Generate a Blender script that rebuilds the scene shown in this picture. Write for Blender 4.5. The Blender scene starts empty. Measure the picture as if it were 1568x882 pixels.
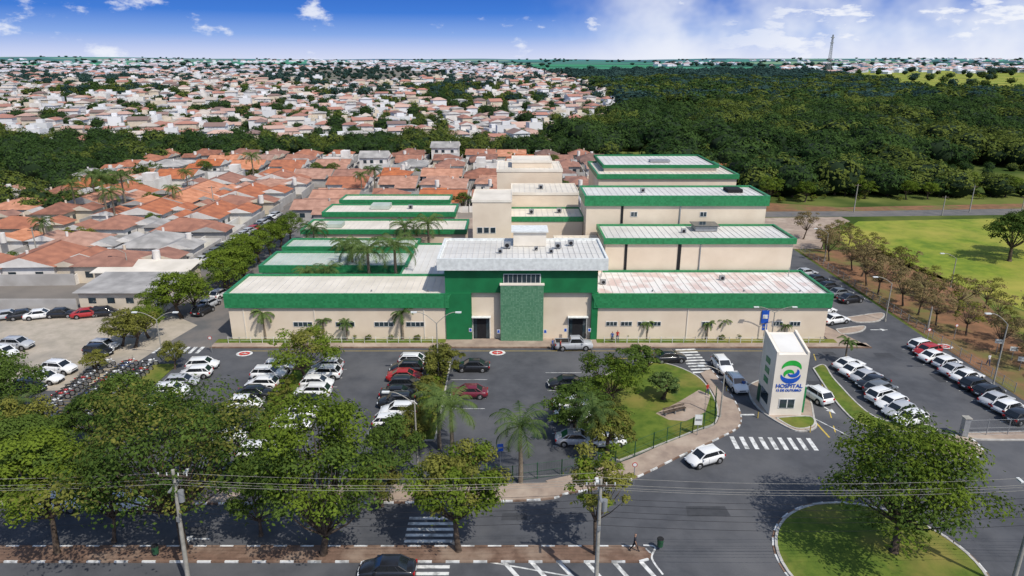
import bpy, math, random
import numpy as np
from mathutils import Vector, Matrix, Euler, noise as mnoise
R_=random.Random(7)
rad=math.radians
sc=bpy.context.scene
sc.view_settings.view_transform='Standard'; sc.view_settings.look='None'; sc.view_settings.exposure=0
# ------------------------------------------------------------ survey helpers
# The site plan was measured from the photograph: G() gives the ground-plan position (metres)
# of a measured point at height z; TOP() the real height of something standing at distance Y.
H=38.0; F=1045.0; P=math.atan(349/1045); sp,cp=math.sin(P),math.cos(P)
def G(u,v,z=0):
    t=(H-z)/(F*sp+(v-441)*cp); return ((u-784)*t,(F*cp-(v-441)*sp)*t)
def TOP(Y,v):
    q=v-441; return H-Y*(q*cp+F*sp)/(F*cp-q*sp)
def SC(Y,z=0): return F/(Y*cp+(H-z)*sp)
def UV(X,Y,z=0):
    d=Y*cp+(H-z)*sp
    return 784+F*X/d, 441+F*((H-z)*cp-Y*sp)/d
# ------------------------------------------------------------ materials
def newmat(n):
    m=bpy.data.materials.new(n); m.use_nodes=True; nt=m.node_tree
    return m,nt,nt.nodes['Principled BSDF']
def mat(n,c,r=.7,c2=None,scale=2.0,bump=0,bscale=None,metal=0,coat=0,detail=6,lo=.35,hi=.65,spec=.3,vary=0):
    m,nt,b=newmat(n); b.inputs['Roughness'].default_value=r; b.inputs['Metallic'].default_value=metal
    b.inputs['Specular IOR Level'].default_value=spec
    b.inputs['Coat Weight'].default_value=coat
    if c2 is None: c2=tuple(x*.8 for x in c)
    tc=nt.nodes.new('ShaderNodeTexCoord'); no=nt.nodes.new('ShaderNodeTexNoise')
    no.inputs['Scale'].default_value=scale; no.inputs['Detail'].default_value=detail
    nt.links.new(tc.outputs['Object'],no.inputs['Vector'])
    cr=nt.nodes.new('ShaderNodeValToRGB'); cr.color_ramp.elements[0].position=lo; cr.color_ramp.elements[1].position=hi
    cr.color_ramp.elements[0].color=(*c2,1); cr.color_ramp.elements[1].color=(*c,1)
    nt.links.new(no.outputs['Fac'],cr.inputs['Fac']); out=cr.outputs['Color']
    if vary:   # house to house variation
        oi=nt.nodes.new('ShaderNodeObjectInfo'); hs_=nt.nodes.new('ShaderNodeHueSaturation'); mp=nt.nodes.new('ShaderNodeMapRange'); mp.inputs[3].default_value=1-vary; mp.inputs[4].default_value=1+vary*.3
        nt.links.new(oi.outputs['Random'],mp.inputs[0]); nt.links.new(mp.outputs[0],hs_.inputs['Value']); nt.links.new(mp.outputs[0],hs_.inputs['Saturation']); nt.links.new(out,hs_.inputs['Color']); out=hs_.outputs[0]
    nt.links.new(out,b.inputs['Base Color'])
    if bump:
        n2=nt.nodes.new('ShaderNodeTexNoise'); n2.inputs['Scale'].default_value=bscale or scale*6
        nt.links.new(tc.outputs['Object'],n2.inputs['Vector'])
        bp=nt.nodes.new('ShaderNodeBump'); bp.inputs['Strength'].default_value=bump; bp.inputs['Distance'].default_value=.1
        nt.links.new(n2.outputs['Fac'],bp.inputs['Height']); nt.links.new(bp.outputs['Normal'],b.inputs['Normal'])
    return m
def mat2(n,c,c2,c3,s1,s2,r=.9,lo=.48,hi=.66):   # two scale noise, for ground surfaces
    m,nt,b=newmat(n); b.inputs['Roughness'].default_value=r; b.inputs['Specular IOR Level'].default_value=.15
    tc=nt.nodes.new('ShaderNodeTexCoord'); L=nt.links.new
    a=nt.nodes.new('ShaderNodeTexNoise'); a.inputs['Scale'].default_value=s1; a.inputs['Detail'].default_value=8; a.inputs['Roughness'].default_value=.65
    d=nt.nodes.new('ShaderNodeTexNoise'); d.inputs['Scale'].default_value=s2; d.inputs['Detail'].default_value=8; d.inputs['Roughness'].default_value=.6
    L(tc.outputs['Object'],a.inputs['Vector']); L(tc.outputs['Object'],d.inputs['Vector'])
    r1=nt.nodes.new('ShaderNodeValToRGB'); e=r1.color_ramp.elements; e[0].position=.38; e[1].position=.62; e[0].color=(*c2,1); e[1].color=(*c,1)
    L(a.outputs['Fac'],r1.inputs['Fac'])
    mp=nt.nodes.new('ShaderNodeMapRange'); mp.inputs[1].default_value=lo; mp.inputs[2].default_value=hi; L(d.outputs['Fac'],mp.inputs[0])
    mx=nt.nodes.new('ShaderNodeMix'); mx.data_type='RGBA'; L(mp.outputs[0],mx.inputs[0]); L(r1.outputs['Color'],mx.inputs[6]); mx.inputs[7].default_value=(*c3,1)
    L(mx.outputs[2],b.inputs['Base Color'])
    return m
def tile_mat(n,c,c2,mort,w,h):
    m,nt,b=newmat(n); L=nt.links.new; b.inputs['Roughness'].default_value=.45
    tc=nt.nodes.new('ShaderNodeTexCoord'); s=nt.nodes.new('ShaderNodeSeparateXYZ'); L(tc.outputs['Object'],s.inputs[0])
    ad=nt.nodes.new('ShaderNodeMath'); L(s.outputs[0],ad.inputs[0]); L(s.outputs[1],ad.inputs[1])
    cb=nt.nodes.new('ShaderNodeCombineXYZ'); L(ad.outputs[0],cb.inputs[0]); L(s.outputs[2],cb.inputs[1])
    br=nt.nodes.new('ShaderNodeTexBrick'); br.inputs['Scale'].default_value=1; br.inputs['Brick Width'].default_value=w; br.inputs['Row Height'].default_value=h
    br.inputs['Mortar Size'].default_value=.012; br.offset=0; br.inputs['Color1'].default_value=(*c,1); br.inputs['Color2'].default_value=(*c2,1); br.inputs['Mortar'].default_value=(*mort,1)
    L(cb.outputs[0],br.inputs['Vector']); L(br.outputs['Color'],b.inputs['Base Color'])
    return m
def leafmat(n,dark,light,sc_=.5,tl=.3,rnd=.35,isl=.34):
    m=bpy.data.materials.new(n); m.use_nodes=True; nt=m.node_tree; L=nt.links.new
    for x in list(nt.nodes): nt.nodes.remove(x)
    o=nt.nodes.new('ShaderNodeOutputMaterial'); tc=nt.nodes.new('ShaderNodeTexCoord')
    no=nt.nodes.new('ShaderNodeTexNoise'); no.inputs['Scale'].default_value=sc_; no.inputs['Detail'].default_value=2
    L(tc.outputs['Object'],no.inputs['Vector']); g=nt.nodes.new('ShaderNodeNewGeometry'); oi=nt.nodes.new('ShaderNodeObjectInfo')
    a=nt.nodes.new('ShaderNodeMath'); a.operation='MULTIPLY_ADD'; L(g.outputs['Random Per Island'],a.inputs[0]); a.inputs[1].default_value=isl; L(no.outputs['Fac'],a.inputs[2])
    a2=nt.nodes.new('ShaderNodeMath'); a2.operation='MULTIPLY_ADD'; L(oi.outputs['Random'],a2.inputs[0]); a2.inputs[1].default_value=rnd; L(a.outputs[0],a2.inputs[2])
    cr=nt.nodes.new('ShaderNodeValToRGB'); e=cr.color_ramp.elements; e[0].position=.42; e[1].position=1.0
    e[0].color=(*dark,1); e[1].color=(*light,1); L(a2.outputs[0],cr.inputs['Fac'])
    d=nt.nodes.new('ShaderNodeBsdfDiffuse'); t=nt.nodes.new('ShaderNodeBsdfTranslucent'); mx=nt.nodes.new('ShaderNodeMixShader'); mx.inputs[0].default_value=tl
    L(cr.outputs[0],d.inputs[0]); L(cr.outputs[0],t.inputs[0]); L(d.outputs[0],mx.inputs[1]); L(t.outputs[0],mx.inputs[2]); L(mx.outputs[0],o.inputs[0])
    return m
M={}
M['asphalt']=mat2('asphalt',(.092,.095,.104),(.066,.069,.077),(.12,.12,.125),.35,.07)
M['asphalt2']=mat2('asphalt_street',(.16,.15,.145),(.115,.115,.115),(.21,.18,.155),.35,.06)
M['grass']=mat2('grass',(.12,.165,.025),(.065,.11,.016),(.22,.19,.05),.8,.12)
M['field']=mat2('field_grass',(.21,.26,.03),(.11,.175,.02),(.33,.30,.06),.35,.05,lo=.42,hi=.64)
M['soil']=mat2('red_soil',(.25,.13,.07),(.16,.09,.05),(.14,.14,.045),.4,.15)
M['gravel']=mat2('gravel',(.44,.38,.31),(.34,.30,.24),(.24,.22,.19),.5,.08)
M['pave']=mat2('paving',(.36,.28,.22),(.27,.21,.17),(.43,.35,.28),.7,.2)
M['brickpave']=mat2('brick_paving',(.20,.125,.09),(.14,.09,.065),(.27,.20,.15),1.2,.3)
M['kerb']=mat('kerb_concrete',(.5,.48,.44),.8,(.35,.33,.3),1.5)
M['white']=mat('white_paint',(.68,.68,.66),.6,(.30,.30,.29),1.4,lo=.36,hi=.54)
M['yellow']=mat('yellow_paint',(.6,.42,.06),.6,(.4,.3,.08),2.5)
M['red']=mat('red_paint',(.5,.05,.04),.6)
M['black']=mat('black_rubber',(.02,.02,.02),.8)
M['cream']=mat('cream_wall',(.73,.62,.49),.85,(.64,.53,.41),.35,lo=.3,hi=.7)
M['cream2']=mat('pale_wall',(.77,.71,.62),.85,(.67,.61,.52),.4)
M['green']=mat('green_wall',(.012,.165,.058),.6,(.01,.13,.045),.6)
M['gtile']=tile_mat('green_tiles',(.013,.17,.055),(.028,.25,.09),(.04,.16,.08),.3,.3)
M['stone']=tile_mat('mosaic_panel',(.07,.20,.11),(.14,.29,.18),(.05,.13,.07),.22,.22)
M['roofw']=mat('metal_roof',(.72,.70,.66),.5,(.56,.54,.50),.22,metal=.05,lo=.3,hi=.7)
M['roofr']=mat('stained_roof',(.72,.69,.66),.5,(.60,.47,.43),.4,lo=.42,hi=.56)
M['roofg']=mat('aged_roof',(.50,.54,.48),.6,(.36,.42,.36),.3)
M['roofc']=mat('cream_roof',(.72,.66,.57),.7,(.58,.53,.45),.25)
M['rib']=mat('roof_rib',(.60,.58,.55),.5)
M['slab']=mat('white_fascia',(.74,.76,.74),.5)
M['glass']=mat('window_glass',(.03,.05,.06),.1,(.02,.03,.04),1,spec=.8)
M['frame']=mat('window_frame',(.7,.7,.68),.5)
M['dark']=mat('dark_interior',(.015,.015,.018),.8)
M['grey']=mat('grey_metal',(.35,.36,.37),.5,metal=.4)
M['conc']=mat('pole_concrete',(.36,.34,.30),.9,(.26,.25,.22),3)
M['fence']=mat('fence_green',(.03,.10,.05),.5)
M['blue']=mat('blue_paint',(.02,.10,.5),.4)
M['bark']=mat('bark',(.13,.095,.07),.95,(.055,.04,.03),3,bump=.6)
M['bark2']=mat('palm_bark',(.24,.20,.15),.95,(.14,.11,.08),4,bump=.5)
M['roofA']=mat('terracotta',(.48,.17,.08),.9,(.28,.10,.055),.5,lo=.3,hi=.7,bump=.6,bscale=6,vary=.3)
M['roofB']=mat('terracotta_light',(.56,.27,.17),.9,(.38,.17,.10),.5,bump=.6,bscale=6,vary=.3)
M['roofC']=mat('terracotta_brown',(.31,.14,.095),.9,(.18,.085,.06),.5,bump=.6,bscale=6,vary=.3)
M['roofD']=mat('fibre_roof',(.44,.42,.40),.9,(.26,.25,.24),.35,vary=.25)
M['wallA']=mat('house_white',(.76,.73,.69),.85,(.60,.56,.52),.4)
M['wallB']=mat('house_cream',(.66,.57,.45),.85,(.52,.45,.36),.4)
M['wallC']=mat('house_grey',(.44,.42,.40),.85,(.34,.32,.3),.4)
M['wallD']=mat('house_ochre',(.60,.42,.2),.85)
M['roofF']=mat('far_terracotta',(.42,.20,.15),.9,(.30,.15,.12),.02)  # far_ roofs and walls: distance haze painted in as paler, greyer colour
M['roofF2']=mat('far_pink_tile',(.50,.34,.28),.9,(.38,.24,.20),.02)
M['roofF3']=mat('far_beige_roof',(.54,.47,.41),.9,(.40,.35,.31),.02)
M['roofF4']=mat('far_brown_roof',(.24,.16,.14),.9,(.17,.12,.11),.02)
M['wallF']=mat('far_white',(.74,.74,.76),.9,(.60,.60,.60),.02)
M['roofX']=mat('horizon_roofs',(.50,.40,.40),.9,(.40,.30,.31),.01)  # horizon roofs and walls carry aerial haze in their pale, cool base colour
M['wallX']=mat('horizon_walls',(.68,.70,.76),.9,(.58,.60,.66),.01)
M['solar']=mat('solar_panel',(.02,.03,.08),.2)
M['leaf1']=leafmat('leaves_fresh',(.024,.052,.010),(.16,.22,.03))
M['leaf2']=leafmat('leaves_deep',(.022,.048,.013),(.11,.165,.035))
M['leaf3']=leafmat('leaves_olive',(.05,.065,.018),(.22,.22,.05))
M['leaf4']=leafmat('leaves_dry',(.10,.085,.04),(.27,.21,.10))
M['leafP']=leafmat('palm_leaves',(.03,.065,.025),(.14,.20,.06),1.0)
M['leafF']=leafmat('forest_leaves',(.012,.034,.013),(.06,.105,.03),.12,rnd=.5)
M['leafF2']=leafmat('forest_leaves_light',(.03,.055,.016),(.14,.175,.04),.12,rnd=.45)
M['leafFar']=leafmat('far_leaves',(.018,.045,.045),(.05,.095,.085),.1,rnd=.45)  # greens shifted to blue, haze painted into the leaf colour
M['crop']=mat('crop_field',(.05,.25,.13),1,(.035,.18,.11),.01)
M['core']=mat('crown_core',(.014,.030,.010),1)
M['tyre']=mat('tyre',(.018,.018,.018),.85)
M['rim']=mat('wheel_rim',(.45,.45,.46),.35,metal=.7)
M['lampg']=mat('headlamp_glass',(.75,.78,.8),.15)
M['tail']=mat('tail_lamp',(.45,.01,.01),.25)
M['cglass']=mat('car_glass',(.012,.015,.018),.06,(.012,.015,.018),1,spec=.9)
def paintmat():
    m,nt,b=newmat('car_paint'); oi=nt.nodes.new('ShaderNodeObjectInfo'); nt.links.new(oi.outputs['Color'],b.inputs['Base Color'])
    b.inputs['Roughness'].default_value=.32; b.inputs['Coat Weight'].default_value=.6; b.inputs['Coat Roughness'].default_value=.08; return m
M['paint']=paintmat()
# ------------------------------------------------------------ mesh builder
class MB:
    def __init__(s): s.v=[];s.f=[];s.m=[];s.sm=[];s.mats=[];s.M=None
    def mi(s,k):
        if k not in s.mats: s.mats.append(k)
        return s.mats.index(k)
    def add(s,vs,fs,k,smooth=False):
        o=len(s.v); i=s.mi(k)
        if s.M is not None: vs=[tuple(s.M@Vector(p)) for p in vs]
        s.v.extend(vs); s.f.extend([tuple(a+o for a in f) for f in fs]); s.m.extend([i]*len(fs)); s.sm.extend([smooth]*len(fs))
    def box(s,x0,x1,y0,y1,z0,z1,k):
        s.add([(x0,y0,z0),(x1,y0,z0),(x1,y1,z0),(x0,y1,z0),(x0,y0,z1),(x1,y0,z1),(x1,y1,z1),(x0,y1,z1)],
              [(0,3,2,1),(4,5,6,7),(0,1,5,4),(1,2,6,5),(2,3,7,6),(3,0,4,7)],k)
    def prism(s,pts,z0,z1,k,kside=None):
        a=sum(pts[i][0]*pts[(i+1)%len(pts)][1]-pts[(i+1)%len(pts)][0]*pts[i][1] for i in range(len(pts)))
        if a<0: pts=pts[::-1]
        n=len(pts)
        s.add([(x,y,z1) for x,y in pts],[tuple(range(n))],k)
        if z1-z0>.02: s.add([(x,y,z0) for x,y in pts]+[(x,y,z1) for x,y in pts],[(i,(i+1)%n,n+(i+1)%n,n+i) for i in range(n)],kside or k)
    def cyl(s,p0,p1,r0,r1,k,n=8,caps=True,smooth=True):
        p0=Vector(p0);p1=Vector(p1);d=(p1-p0)
        if d.length<1e-6: return
        d.normalize(); a=d.orthogonal().normalized(); b=d.cross(a)
        vs=[];
        for p,r in ((p0,r0),(p1,r1)):
            for i in range(n):
                t=2*math.pi*i/n; vs.append(tuple(p+a*math.cos(t)*r+b*math.sin(t)*r))
        s.add(vs,[(i,(i+1)%n,n+(i+1)%n,n+i) for i in range(n)],k,smooth)
        if caps: s.add(vs,[tuple(range(n))[::-1],tuple(range(n,2*n))],k)
    def ball(s,c,rx,ry,rz,k,n=10,m=6,jit=0,seed=0):
        vs=[];fs=[]
        for j in range(m+1):
            ph=math.pi*j/m
            for i in range(n):
                t=2*math.pi*i/n; q=Vector((math.sin(ph)*math.cos(t),math.sin(ph)*math.sin(t),math.cos(ph)))
                w=1+jit*mnoise.noise(q*1.7+Vector((seed,seed*2.3,0)))
                vs.append((c[0]+q.x*rx*w,c[1]+q.y*ry*w,c[2]+q.z*rz*w))
        for j in range(m):
            for i in range(n): fs.append((j*n+i,(j+1)*n+i,(j+1)*n+(i+1)%n,j*n+(i+1)%n))
        s.add(vs,fs,k,True)
    def leaves(s,C,N,size,k,rng):
        n=len(C); N=N/np.linalg.norm(N,axis=1,keepdims=True)
        r=rng.normal(size=(n,3)); T=np.cross(N,r); T/=np.linalg.norm(T,axis=1,keepdims=True); B=np.cross(N,T)
        sz=size*rng.uniform(.6,1.3,(n,1)); w=sz*.55
        V=np.stack([C-T*sz*.5,C+B*w*.5-N*sz*.08,C+T*sz*.5,C-B*w*.5-N*sz*.08],1).reshape(-1,3)
        o=len(s.v); s.v.extend(map(tuple,V.tolist())); i=s.mi(k)
        s.f.extend([(o+4*j,o+4*j+1,o+4*j+2,o+4*j+3) for j in range(n)]); s.m.extend([i]*n); s.sm.extend([False]*n)
    def mesh(s,name):
        me=bpy.data.meshes.new(name); me.from_pydata(s.v,[],s.f)
        for k in s.mats: me.materials.append(M[k])
        me.polygons.foreach_set('material_index',s.m); me.polygons.foreach_set('use_smooth',s.sm); me.update(); return me
    def obj(s,name,loc=(0,0,0),parent=None):
        return inst(s.mesh(name),name,loc,parent=parent)
COL=sc.collection
def inst(me,name,loc=(0,0,0),rz=0,scale=1,parent=None,color=None,rx=0,ry=0):
    o=bpy.data.objects.new(name,me); o.location=loc; o.rotation_euler=(rx,ry,rz)
    o.scale=(scale,)*3 if not hasattr(scale,'__len__') else scale
    if color: o.color=(*color,1)
    COL.objects.link(o)
    if parent: o.parent=parent
    return o
def empty(name,loc=(0,0,0)):
    o=bpy.data.objects.new(name,None); o.location=loc; COL.objects.link(o); return o
# ------------------------------------------------------------ ground
RY=[-200,350,500,700,950,1250,1700,2200]; RZ=[0,0,2.0,4.5,7.5,10.5,14,17]     # the land rises gently behind the valley
def hillz(x,y):
    if y<2200: return float(np.interp(y,RY,RZ))
    t=min(1,(y-2200)/5000); t=t*t*(3-2*t)
    return 17+t*(24+30*mnoise.noise(Vector((x*.00035,y*.0003,1.3)))+15*mnoise.noise(Vector((x*.0011,y*.0008,5))))
xs=np.concatenate([np.linspace(-12000,-2500,40),np.linspace(-2300,2300,24),np.linspace(2500,12000,40)])
ys=np.concatenate([np.array([-200,100,350,500,700,950,1250,1700,2200.]),np.linspace(2350,13000,70)])
vs=[(float(x),float(y),hillz(x,y)) for y in ys for x in xs]; nx=len(xs)
fs=[(j*nx+i,j*nx+i+1,(j+1)*nx+i+1,(j+1)*nx+i) for j in range(len(ys)-1) for i in range(nx-1)]
def groundmat():
    m,nt,b=newmat('ground_fields'); L=nt.links.new; b.inputs['Roughness'].default_value=1; b.inputs['Specular IOR Level'].default_value=0
    tc=nt.nodes.new('ShaderNodeTexCoord'); s=nt.nodes.new('ShaderNodeSeparateXYZ'); L(tc.outputs['Object'],s.inputs[0])
    vo=nt.nodes.new('ShaderNodeTexVoronoi'); vo.inputs['Scale'].default_value=.0016; L(tc.outputs['Object'],vo.inputs['Vector'])
    sv=nt.nodes.new('ShaderNodeSeparateColor'); L(vo.outputs['Color'],sv.inputs[0])
    cr=nt.nodes.new('ShaderNodeValToRGB'); cr.color_ramp.interpolation='CONSTANT'; e=cr.color_ramp.elements
    e[0].color=(.04,.10,.08,1); e[1].position=.22; e[1].color=(.05,.23,.12,1)
    for p,c in ((.42,(.045,.10,.09,1)),(.52,(.18,.29,.15,1)),(.66,(.07,.18,.13,1)),(.8,(.34,.29,.26,1)),(.88,(.07,.27,.14,1))):
        q=cr.color_ramp.elements.new(p); q.color=c
    L(sv.outputs[0],cr.inputs['Fac'])
    no=nt.nodes.new('ShaderNodeTexNoise'); no.inputs['Scale'].default_value=.05; no.inputs['Detail'].default_value=8; L(tc.outputs['Object'],no.inputs['Vector'])
    c2=nt.nodes.new('ShaderNodeValToRGB'); e=c2.color_ramp.elements; e[0].position=.4;e[1].position=.62; e[0].color=(.045,.075,.02,1); e[1].color=(.14,.16,.045,1); L(no.outputs['Fac'],c2.inputs['Fac'])
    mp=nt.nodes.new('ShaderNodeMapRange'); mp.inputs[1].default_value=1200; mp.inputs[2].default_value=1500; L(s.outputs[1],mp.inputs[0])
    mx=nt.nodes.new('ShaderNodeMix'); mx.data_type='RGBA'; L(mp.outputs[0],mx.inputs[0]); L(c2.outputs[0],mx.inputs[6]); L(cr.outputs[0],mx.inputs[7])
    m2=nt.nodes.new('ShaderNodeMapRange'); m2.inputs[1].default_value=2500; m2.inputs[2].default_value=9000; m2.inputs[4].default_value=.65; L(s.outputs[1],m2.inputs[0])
    mx2=nt.nodes.new('ShaderNodeMix'); mx2.data_type='RGBA'; L(m2.outputs[0],mx2.inputs[0]); L(mx.outputs[2],mx2.inputs[6]); mx2.inputs[7].default_value=(.10,.19,.31,1)  # fades to blue with distance: atmospheric haze painted into the ground colour
    L(mx2.outputs[2],b.inputs['Base Color']); return m
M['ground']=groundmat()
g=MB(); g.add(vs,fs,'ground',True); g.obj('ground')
def sheet(name,pts,z,k,pix=True):
    b=MB(); b.prism([G(*p) for p in pts] if pix else pts,0,z,k) if z>.05 else b.prism([G(*p) for p in pts] if pix else pts,z,z,k); return b.obj(name)
def rect(x0,x1,y0,y1): return [(x0,y0),(x1,y0),(x1,y1),(x0,y1)]
def drape(name,rows,k,dz=.1):
    b=MB(); b.add([p for y,a,c in rows for p in ((a,y,hillz(0,y)+dz),(c,y,hillz(0,y)+dz))],[(2*i,2*i+1,2*i+3,2*i+2) for i in range(len(rows)-1)],k); b.obj(name)
M['townsoil']=mat2('town_ground',(.24,.21,.18),(.16,.145,.13),(.075,.11,.045),.04,.015)
drape('town_ground',[(344,-1700,55),(350,-1700,55),(500,-1800,85),(700,-1900,100),(950,-1900,110),(1250,-2000,90),(1700,-2600,60),(2190,-2600,40)],'townsoil')
sheet('street_ground',rect(-230,34,165,276),.004,'townsoil',False)
sheet('street_ground',rect(-230,-66,100,164.9),.004,'townsoil',False)
sheet('parking_asphalt',rect(-140,140,20,87.6),.008,'asphalt',False)
sheet('driveway',rect(44.9,59.6,87.6,168),.008,'asphalt',False)
sheet('street',rect(-63,-40.4,87.6,300),.008,'asphalt2',False)
sheet('inner_courtyard_paving',rect(-40.4,44.9,87.6,170),.008,'pave',False)
sheet('road',[(44,170.5),(90,171.5),(140,174),(260,182),(260,190),(140,181.5),(90,178),(44,177)],.012,'asphalt2',False)
sheet('dirt_verge',[(40,177.1),(90,178.1),(140,181.6),(260,190.1),(260,196),(140,188),(90,183),(70,190),(40,186)],.008,'soil',False)
sheet('concrete_turnout',[(59.7,140),(66,140),(72,155),(84,166),(84,171),(59.7,170)],.008,'pave',False)
sheet('soil_verge',[(60.2,72),(64,72),(73,90),(80,112),(78,140),(67,139),(60.2,139.9)],.02,'soil',False)
sheet('grass_field',[(80.5,112),(83,95),(180,95),(260,120),(260,178),(120,169),(86,166),(74,152),(72,141)],.02,'field',False)
sheet('lawn',[(64.3,72),(66,60),(120,60),(180,94.5),(83,94.5),(80,110),(73.4,90)],.02,'grass',False)
drape('clearing',[(700,420,1000),(950,500,1300),(1250,560,1700),(1700,640,2200)],'field',.15)
drape('crop_field',[(1700,70,600),(2190,60,900)],'crop',.3); drape('crop_field',[(1400,250,540),(1690,300,620)],'crop',.3)
sheet('gravel_lot',[(-95,74.5),(-53,74.5),(-50,80),(-49,88),(-47.5,96),(-54,101),(-95,101)],.016,'gravel',False)
# --- kerbed pavements
def kerbline(b,pts,z,w=.18,step=1.1,alt=True,z0=0):
    L=[];
    for i in range(len(pts)-1):
        a=Vector(pts[i]);c=Vector(pts[i+1]);d=(c-a).length;n=max(1,round(d/step)) if alt else 1
        for j in range(n): L.append((a.lerp(c,j/n),a.lerp(c,(j+1)/n)))
    for j,(p,q) in enumerate(L):
        d=(q-p).normalized(); nn=Vector((-d.y,d.x))*w/2
        k='kerb' if not alt else ('white' if j%2 else 'brickpave')
        b.prism([tuple(p-nn),tuple(q-nn),tuple(q+nn),tuple(p+nn)],z0,z,k)
def smoothpts(pts,n=5):
    out=[]
    for i in range(len(pts)-1):
        p0=Vector(pts[max(i-1,0)]);p1=Vector(pts[i]);p2=Vector(pts[i+1]);p3=Vector(pts[min(i+2,len(pts)-1)])
        for j in range(n):
            t=j/n; out.append(tuple(.5*((2*p1)+(p2-p0)*t+(2*p0-5*p1+4*p2-p3)*t*t+(3*p1-p0-3*p2+p3)*t**3)))
    out.append(tuple(pts[-1])); return out
outer=smoothpts([G(*p) for p in [(-200,772),(300,772),(785,768),(870,756),(940,744),(985,727),(1040,700),(1100,672),(1130,655),(1134,636),(1122,610),(1104,585),(1088,566)]])
inner=smoothpts([G(*p) for p in [(1072,572),(1084,590),(1096,612),(1098,648),(1060,664),(1010,684),(960,706),(900,722),(840,736),(785,742),(300,744),(-200,744)]])
b=MB(); b.prism(outer+inner,0,.12,'pave'); kerbline(b,outer,.15,.14); b.obj('sidewalk')
b=MB(); gp=smoothpts([G(*p) for p in [(948,706),(1060,662),(1096,646),(1094,612),(1066,576),(1010,556),(950,566),(905,590),(885,630),(892,680),(948,706)]])
b.prism(gp[:-1],0,.1,'grass'); kerbline(b,gp,.13,alt=False); b.obj('garden_lawn')
sheet('garden_path',[(1004,634),(1040,616),(1070,598),(1088,606),(1080,632),(1050,646),(1024,644)],.105,'pave')
b=MB(); b.prism(rect(-42,50,87.6,89.0),0,.12,'pave'); b.prism(rect(-42,50,87.3,87.6),0,.14,'brickpave')
b.prism(rect(-9.4,12,89.0,90.3),0,.12,'pave'); b.prism(rect(-42,-9.4,89.0,90.35),0,.13,'grass'); b.prism(rect(12,46,89.0,90.35),0,.13,'grass')
b.prism([(50,87.3),(47,96),(45.2,96),(45.2,90.4),(46,89)],0,.12,'pave'); b.obj('front_pavement')
b=MB(); x1=G(975,848)[0]; pts=[(-90,44.7),(x1,44.7),(x1+.8,45.0),(x1+1.1,45.6),(x1+.8,46.2),(x1,46.5),(-90,46.5)]
b.prism(pts,0,.12,'brickpave'); kerbline(b,pts,.15,.14); b.obj('median_strip')
c=(29.2,44.6); pts=[(c[0]+7.7*math.cos(2*math.pi*i/48),c[1]+7.7*math.sin(2*math.pi*i/48)) for i in range(49)]
b=MB(); b.prism(pts[:-1],0,.12,'grass'); kerbline(b,pts,.16,.22,alt=False); kerbline(b,[(c[0]+(x-c[0])*1.03,c[1]+(y-c[1])*1.03) for x,y in pts],.05,.16,1.3); b.obj('roundabout_island')
def island(name,pix,k='pave',alt=False,h=.12):
    b=MB(); pp=smoothpts([G(*p) for p in pix]+[G(*pix[0])]); b.prism(pp[:-1],0,h,k); kerbline(b,pp,h+.03,alt=alt); return b.obj(name)
island('corner_sidewalk',[(1418,672),(1475,668),(1500,685),(1504,697),(1480,703),(1440,696),(1415,684)],alt=True)
island('corner_sidewalk',[(1480,664),(1700,660),(1700,672),(1500,674)])
island('gatehouse_island',[(1145,592),(1165,583),(1200,583),(1236,606),(1246,640),(1248,656),(1222,661),(1196,650),(1168,632),(1150,612)])
island('garden_lawn',[(1188,641),(1240,639),(1245,653),(1218,657)],'grass',h=.135)
island('parking_island',[(1245,565),(1262,560),(1280,585),(1340,640),(1420,652),(1425,662),(1330,655),(1285,622)],'grass')
island('parking_island',[(1280,505),(1322,500),(1318,508),(1290,512)])
island('parking_island',[(1296,487),(1350,480),(1345,492),(1310,494)])
b=MB()
for x in (-27,-9.4):
    b.prism(rect(x-1.3,x+1.3,63,82.5),0,.12,'grass'); kerbline(b,[(x-1.3,63),(x+1.3,63),(x+1.3,82.5),(x-1.3,82.5),(x-1.3,63)],.14,alt=False)
b.prism(rect(-47,-44,66,82),0,.12,'grass')
b.obj('parking_median')
# road markings
b=MB(); z=.014
def strip(p,q,w,k='white',zz=z):
    p=Vector(p);q=Vector(q);d=(q-p).normalized();n=Vector((-d.y,d.x))*w/2
    b.prism([tuple(p-n),tuple(q-n),tuple(q+n),tuple(p+n)],zz,zz,k)
def zebra(cx,cy,n,step,w,l,ang=0):
    ca,sa=math.cos(ang),math.sin(ang)
    for i in range(n):
        o=(i-(n-1)/2)*step; x=cx+o*ca;y=cy+o*sa; strip((x+sa*l/2,y-ca*l/2),(x-sa*l/2,y+ca*l/2),w)
x,y=G(1184,679); zebra(x,y,9,1.0,.45,2.4,-.04)
x,y=G(658,815); zebra(x,y,6,.75,.35,4.0,math.pi/2)
x,y=G(650,868); zebra(x,y,5,.75,.35,4.0,math.pi/2)
x,y=G(1063,552); zebra(x,y,9,.9,.42,2.8,math.pi/2+.08)
x,y=G(262,536); zebra(x,y,9,1.0,.5,2.2,0)
for i in range(6):
    u=765+i*42; strip(G(u,853),G(u+28,884),.35,zz=.018)
strip(G(705,853),G(985,853),.15,zz=.022); strip(G(705,853),G(880,884),.15,zz=.026)
pp=smoothpts([G(985,835),G(1003,838),G(998,855),G(1015,880)])
for i in range(len(pp)-1): strip(pp[i],pp[i+1],.16,zz=.03)
strip(G(1112,635),G(1155,635),.3); strip(G(1250,648),G(1270,670),.2,'yellow'); strip(G(1108,600),G(1122,645),.12,zz=.018)
strip(G(1245,640),G(1300,668),.12,'white',.018)
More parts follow.
